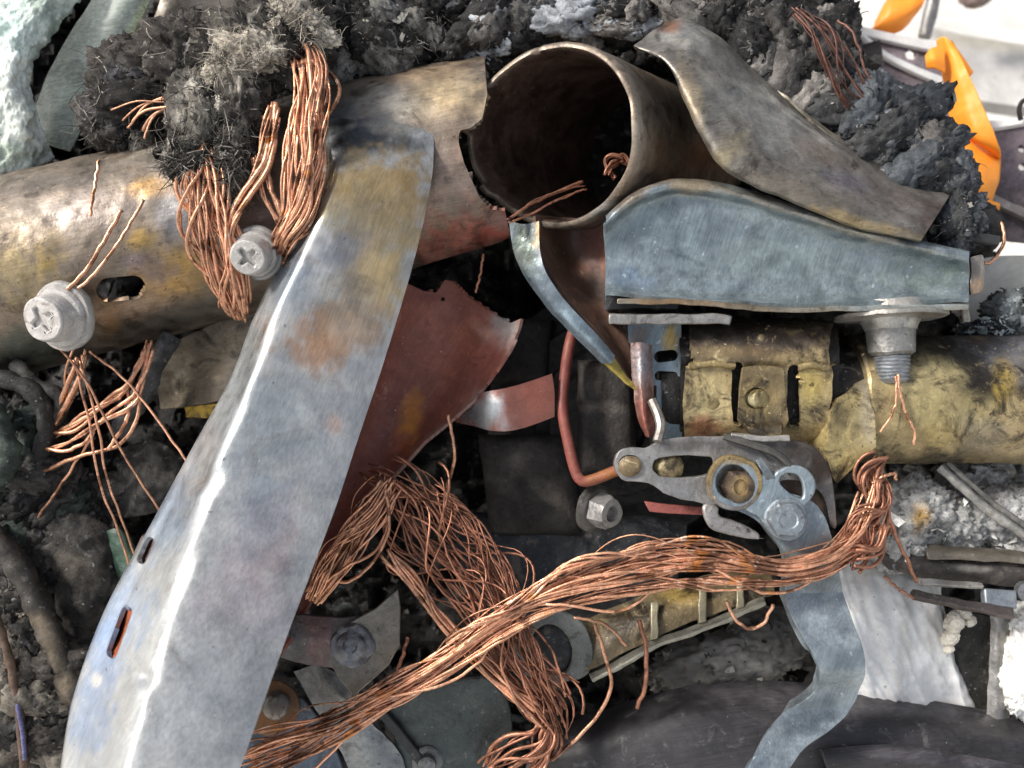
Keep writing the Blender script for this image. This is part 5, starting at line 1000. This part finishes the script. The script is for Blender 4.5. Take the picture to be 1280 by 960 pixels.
bundle('copper_bundle', 'slender copper strand group cutting under the long bundle', [(480, 690, 58, 8, 6), (520, 734, 62, 8, 6), (552, 776, 64, 7, 6), (590, 816, 66, 9, 6), (640, 862, 68, 14, 8), (690, 905, 68, 12, 8)], 14, 2.1, 12, twist=.8)
bundle('copper_bundle', 'dark red copper tuft spilling over the bottom edge', [(690, 905, 62, 12, 8), (680, 930, 66, 24, 10), (655, 955, 60, 34, 12), (630, 985, 50, 40, 12)], 26, 2.4, 13, twist=.4, mat_='copper_dark')
bundle('copper_bundle', 'tangled copper knot below the cast yellow collar', [(1104, 572, 80, 8, 8), (1088, 600, 90, 16, 12), (1098, 630, 94, 16, 12), (1082, 655, 98, 20, 14), (1088, 685, 100, 18, 14), (1062, 705, 104, 16, 12)], 24, 1.9, 14, twist=6, wob=13, npt=60, mat_='copper_dark')
bundle('copper_bundle', 'short looping copper ends under the left bolt', [(104, 436, 20, 8, 6), (98, 470, 20, 10, 6), (84, 510, 10, 9, 6), (66, 545, -10, 10, 6), (52, 570, -20, 10, 6)], 7, 2.9, 15, twist=.8)
bundle('copper_bundle', 'copper ends hanging from the tube lower edge into crossing loops', [(188, 426, 0, 5, 4), (176, 465, 16, 6, 5), (160, 500, 22, 12, 6), (120, 524, 18, 12, 6), (84, 548, 6, 14, 6), (56, 560, -10, 10, 6)], 8, 2.7, 16, twist=.9)
bundle('copper_bundle', 'small red copper wisp lying in the tube mouth', [(634, 276, 60, 3, 2), (660, 262, 40, 6, 4), (690, 248, 20, 5, 3), (730, 232, 0, 10, 4)], 8, 1.6, 17, mat_='copper_dark')
bundle('copper_bundle', 'frayed dark red wire curl inside the tube rim', [(758, 222, 20, 7, 5), (766, 205, 14, 10, 6), (778, 195, 10, 8, 5), (784, 212, 8, 8, 5)], 10, 1.8, 18, twist=5, wob=7, mat_='copper_dark')
bundle('copper_bundle', 'brown scorched wire spray behind the shroud top', [(990, 10, 14, 10, 8), (1022, 46, 26, 20, 10), (1050, 86, 22, 24, 10), (1078, 128, 10, 16, 8)], 14, 1.2, 19, mat_='wire_brown', wob=4, twist=.3)

def wire(label, pts, r=1.7, m='copper', n=50):
    P = catmull(U(np.array(pts, float)), n)
    s = np.linspace(0, 1, n); k = pts[0][0] * .37
    P = P + np.stack([noise(np.stack([s * 9 + k, s * 0, s * 0], -1)), noise(np.stack([s * 9 + k, s * 0 + 5, s * 0], -1)), s * 0], -1) * 1.6
    return obj('copper_wire', tube(P, r, 6), M[m], label=label, cat='wire', group='loose copper wires', sharp=0)
wire('thin copper wire crossing from the left bolt far down toward the bracket', [(70, 430, 60), (110, 480, 40), (150, 560, 30), (200, 640, 30), (236, 700, 20)])
wire('paired thin wire dropping straight below the left bolt, left one', [(92, 450, 40), (110, 520, 34), (124, 600, 20), (150, 670, 0), (166, 720, -20)])
wire('paired thin wire dropping below the left bolt, right one', [(100, 450, 40), (122, 530, 34), (132, 590, 20), (156, 660, 0), (172, 705, -20)])
wire('thin wire running from the tube edge past the crossing loops to the bracket', [(112, 440, 20), (140, 460, 24), (175, 496, 26), (215, 550, 26), (240, 585, 26)])
wire('thin wire slanting down to the lower left under the loops', [(118, 540, 10), (100, 570, 4), (70, 615, -10), (45, 650, -30)], 1.9)
wire('looped copper wire reaching left under the crossing loops', [(176, 470, 16), (172, 520, 20), (150, 555, 18), (100, 570, 10), (52, 590, -10)], 2.6)
wire('second looped copper wire curling right of the crossing loops', [(160, 480, 14), (160, 520, 20), (140, 555, 18), (135, 562, 18)], 2.6)
wire('copper wire lying across the tube above the left bolt', [(152, 262, 74), (128, 305, 76), (106, 340, 76), (84, 362, 80)], 2.6)
wire('faint copper wire along the tube next to the oval slot', [(180, 250, 74), (150, 300, 78), (120, 340, 78), (98, 362, 80)], 2.0)
wire('copper strand dangling down the tube face from the fluff', [(124, 200, 62), (118, 235, 72), (112, 270, 74)], 2.0)
wire('thin wire hanging from the red tab into the dark hollow', [(560, 518, 20), (566, 550, 24), (568, 575, 20), (558, 615, 10), (560, 640, 0)], 2.2)
wire('short thin wire hanging below the torn tube end', [(604, 318, 10), (600, 345, 6), (594, 366, 0)], 1.7, 'copper_dark')
wire('copper loop hooking back beside the red inner edge', [(482, 612, 60), (486, 660, 66), (468, 700, 68), (440, 725, 66), (424, 728, 62)], 2.2)
wire('single reddish wire standing up beside the long bundle', [(510, 796, 50), (500, 830, 60), (484, 866, 70)], 2.4, 'copper_dark')
wire('dark red wire dangling under the ribbed casting', [(798, 775, 40), (806, 800, 44), (808, 830, 44), (806, 860, 40), (796, 885, 36)], 2.8, 'copper_dark')
wire('orange copper wire dangling from the bundle to the bottom', [(744, 780, 60), (756, 820, 62), (764, 856, 60), (750, 890, 58), (724, 920, 56), (690, 950, 50)], 2.4)
wire('short copper wire twig under the casting left end', [(718, 772, 40), (750, 778, 44), (770, 792, 44), (782, 808, 40)], 1.9)
wire('curled copper wire end below the bundle next to the lever', [(908, 752, 60), (918, 772, 62), (936, 786, 60), (955, 778, 60), (966, 755, 64)], 2.2)
wire('dark thin wire running from the knot down onto the rail', [(1104, 600, 70), (1116, 660, 50), (1134, 700, 30), (1146, 728, 22)], 2.4, 'copper_dark')
wire('thin black-red wire end resting on the white cloth', [(1106, 720, 10), (1120, 734, 12), (1142, 748, 16)], 1.8, 'copper_dark')
wire('hair-thin copper wire lying on the column tube', [(1122, 468, 66), (1126, 495, 66), (1134, 520, 62), (1143, 540, 56), (1142, 556, 52)], 1.8)
wire('second hair-thin copper wire lying on the column tube', [(1120, 470, 66), (1120, 500, 66), (1114, 520, 64), (1100, 540, 58)], 1.5)
wire('thin brown wire sticking up from the wire spray', [(1046, 26, -10), (1062, 36, 0), (1074, 62, 4), (1082, 90, 6), (1098, 108, 6)], 1.6, 'wire_brown')
wire('pale wire loop beside the black pin', [(1236, 262, -20), (1252, 280, -10), (1254, 305, -6), (1240, 326, -6), (1230, 330, -6)], 2.2)
wire('thin copper wire bending out of the knot to the right', [(1090, 604, 94), (1104, 596, 98), (1118, 592, 98), (1120, 600, 96)], 1.8)
print('tris', sum(len(o.data.polygons) for o in bpy.data.objects if o.type == 'MESH'))

# ================================================================== LOWER LEFT: BURNT CABLES AND SHREDS
def cable(label, pts, r, colr, m='char', seed=0, name='burnt_cable', cat='cable', stains=()):
    P = catmull(U(np.array(pts, float)), 60); s = np.linspace(0, 1, 60)
    g = tube(P, r * (1 + .22 * noise(np.stack([s * 11 + seed, s * 0, s * 0], -1))), 16); g.rough(r * .3, .06, seed, 4)
    return obj(name, paint(g, colr, stains, seed, .5, .06), M[m], label=label, cat=cat, sharp=0)
cable('thick black burnt cable below the left tube edge', [(-30, 470, -10), (20, 478, 10), (50, 500, 14), (58, 545, 0), (40, 590, -30)], 11, '#252423', seed=1)
cable('black burnt cable curving beside the short copper loops', [(20, 455, -10), (44, 480, 4), (78, 500, 6), (60, 540, -6), (24, 600, -20)], 9, '#33312f', seed=2)
cable('grey ash-coated cable slanting up between tube and bracket', [(215, 420, -40), (196, 452, -30), (178, 492, -30), (150, 540, -50)], 13, '#4a4a4b', seed=3)
cable('green-grey melted sleeve at the left border', [(-20, 500, 20), (4, 540, 24), (10, 580, 20), (-20, 610, 10)], 14, '#343d37', seed=4)
cable('charred hose sagging across the lower left corner', [(-30, 660, 0), (10, 690, 10), (40, 740, 14), (66, 800, 16), (92, 870, 10), (110, 930, 0)], 15, '#332e29', 'soot', 5, 'burnt_hose', 'hose', [(70, 820, 14, 60, -20, '#7d6f5b', .9)])
cable('thin brown burnt pipe hanging at the far lower left', [(-10, 760, 30), (8, 810, 34), (20, 860, 34), (26, 910, 30), (30, 960, 26)], 5, '#5a4638', 'soot', 6, 'burnt_pipe', 'pipe')
cable('thin violet-blue wire end at the lower left', [(22, 880, 40), (28, 915, 44), (31, 950, 44)], 2.6, '#55557a', 'plastic', 7, 'blue_wire', 'wire')
def shred(label, secs_, colr, m, stains=(), name='burnt_shred', cat='shred', t=4, amp=5):
    return obj(name, solid(paint(loft(secs_, 40, 30).rough(amp, .03, 3, 4), colr, stains, 3, .4, .06), t), M[m], label=label, cat=cat, sharp=0)
shred('dark green glassy shred above the bracket flange', [[(128, 668, -30), (146, 660, -20), (164, 672, -28)], [(140, 700, -24), (158, 694, -14), (176, 700, -22)], [(150, 726, -28), (164, 722, -20), (176, 718, -26)]], '#3d5245', 'plastic')
shred('stiff brown-black burnt flap next to the bracket flange', [[(60, 650, -40), (100, 640, -20), (140, 660, -30)], [(50, 700, -30), (90, 696, -4), (140, 720, -20)], [(60, 770, -30), (100, 760, -8), (128, 770, -24)], [(76, 830, -30), (96, 820, -14), (110, 830, -26)]], '#262320', 'char', [(90, 710, 30, 20, 30, '#4d463c', .8)], amp=14)
shred('crumpled grey shred in the hollow left of the bracket', [[(150, 560, -60), (190, 550, -40), (230, 570, -50)], [(150, 600, -50), (190, 596, -26), (226, 606, -40)], [(140, 650, -60), (180, 644, -36), (210, 640, -46)]], '#292725', 'char', [(200, 590, 24, 20, 0, '#55514b', .8)], amp=14)
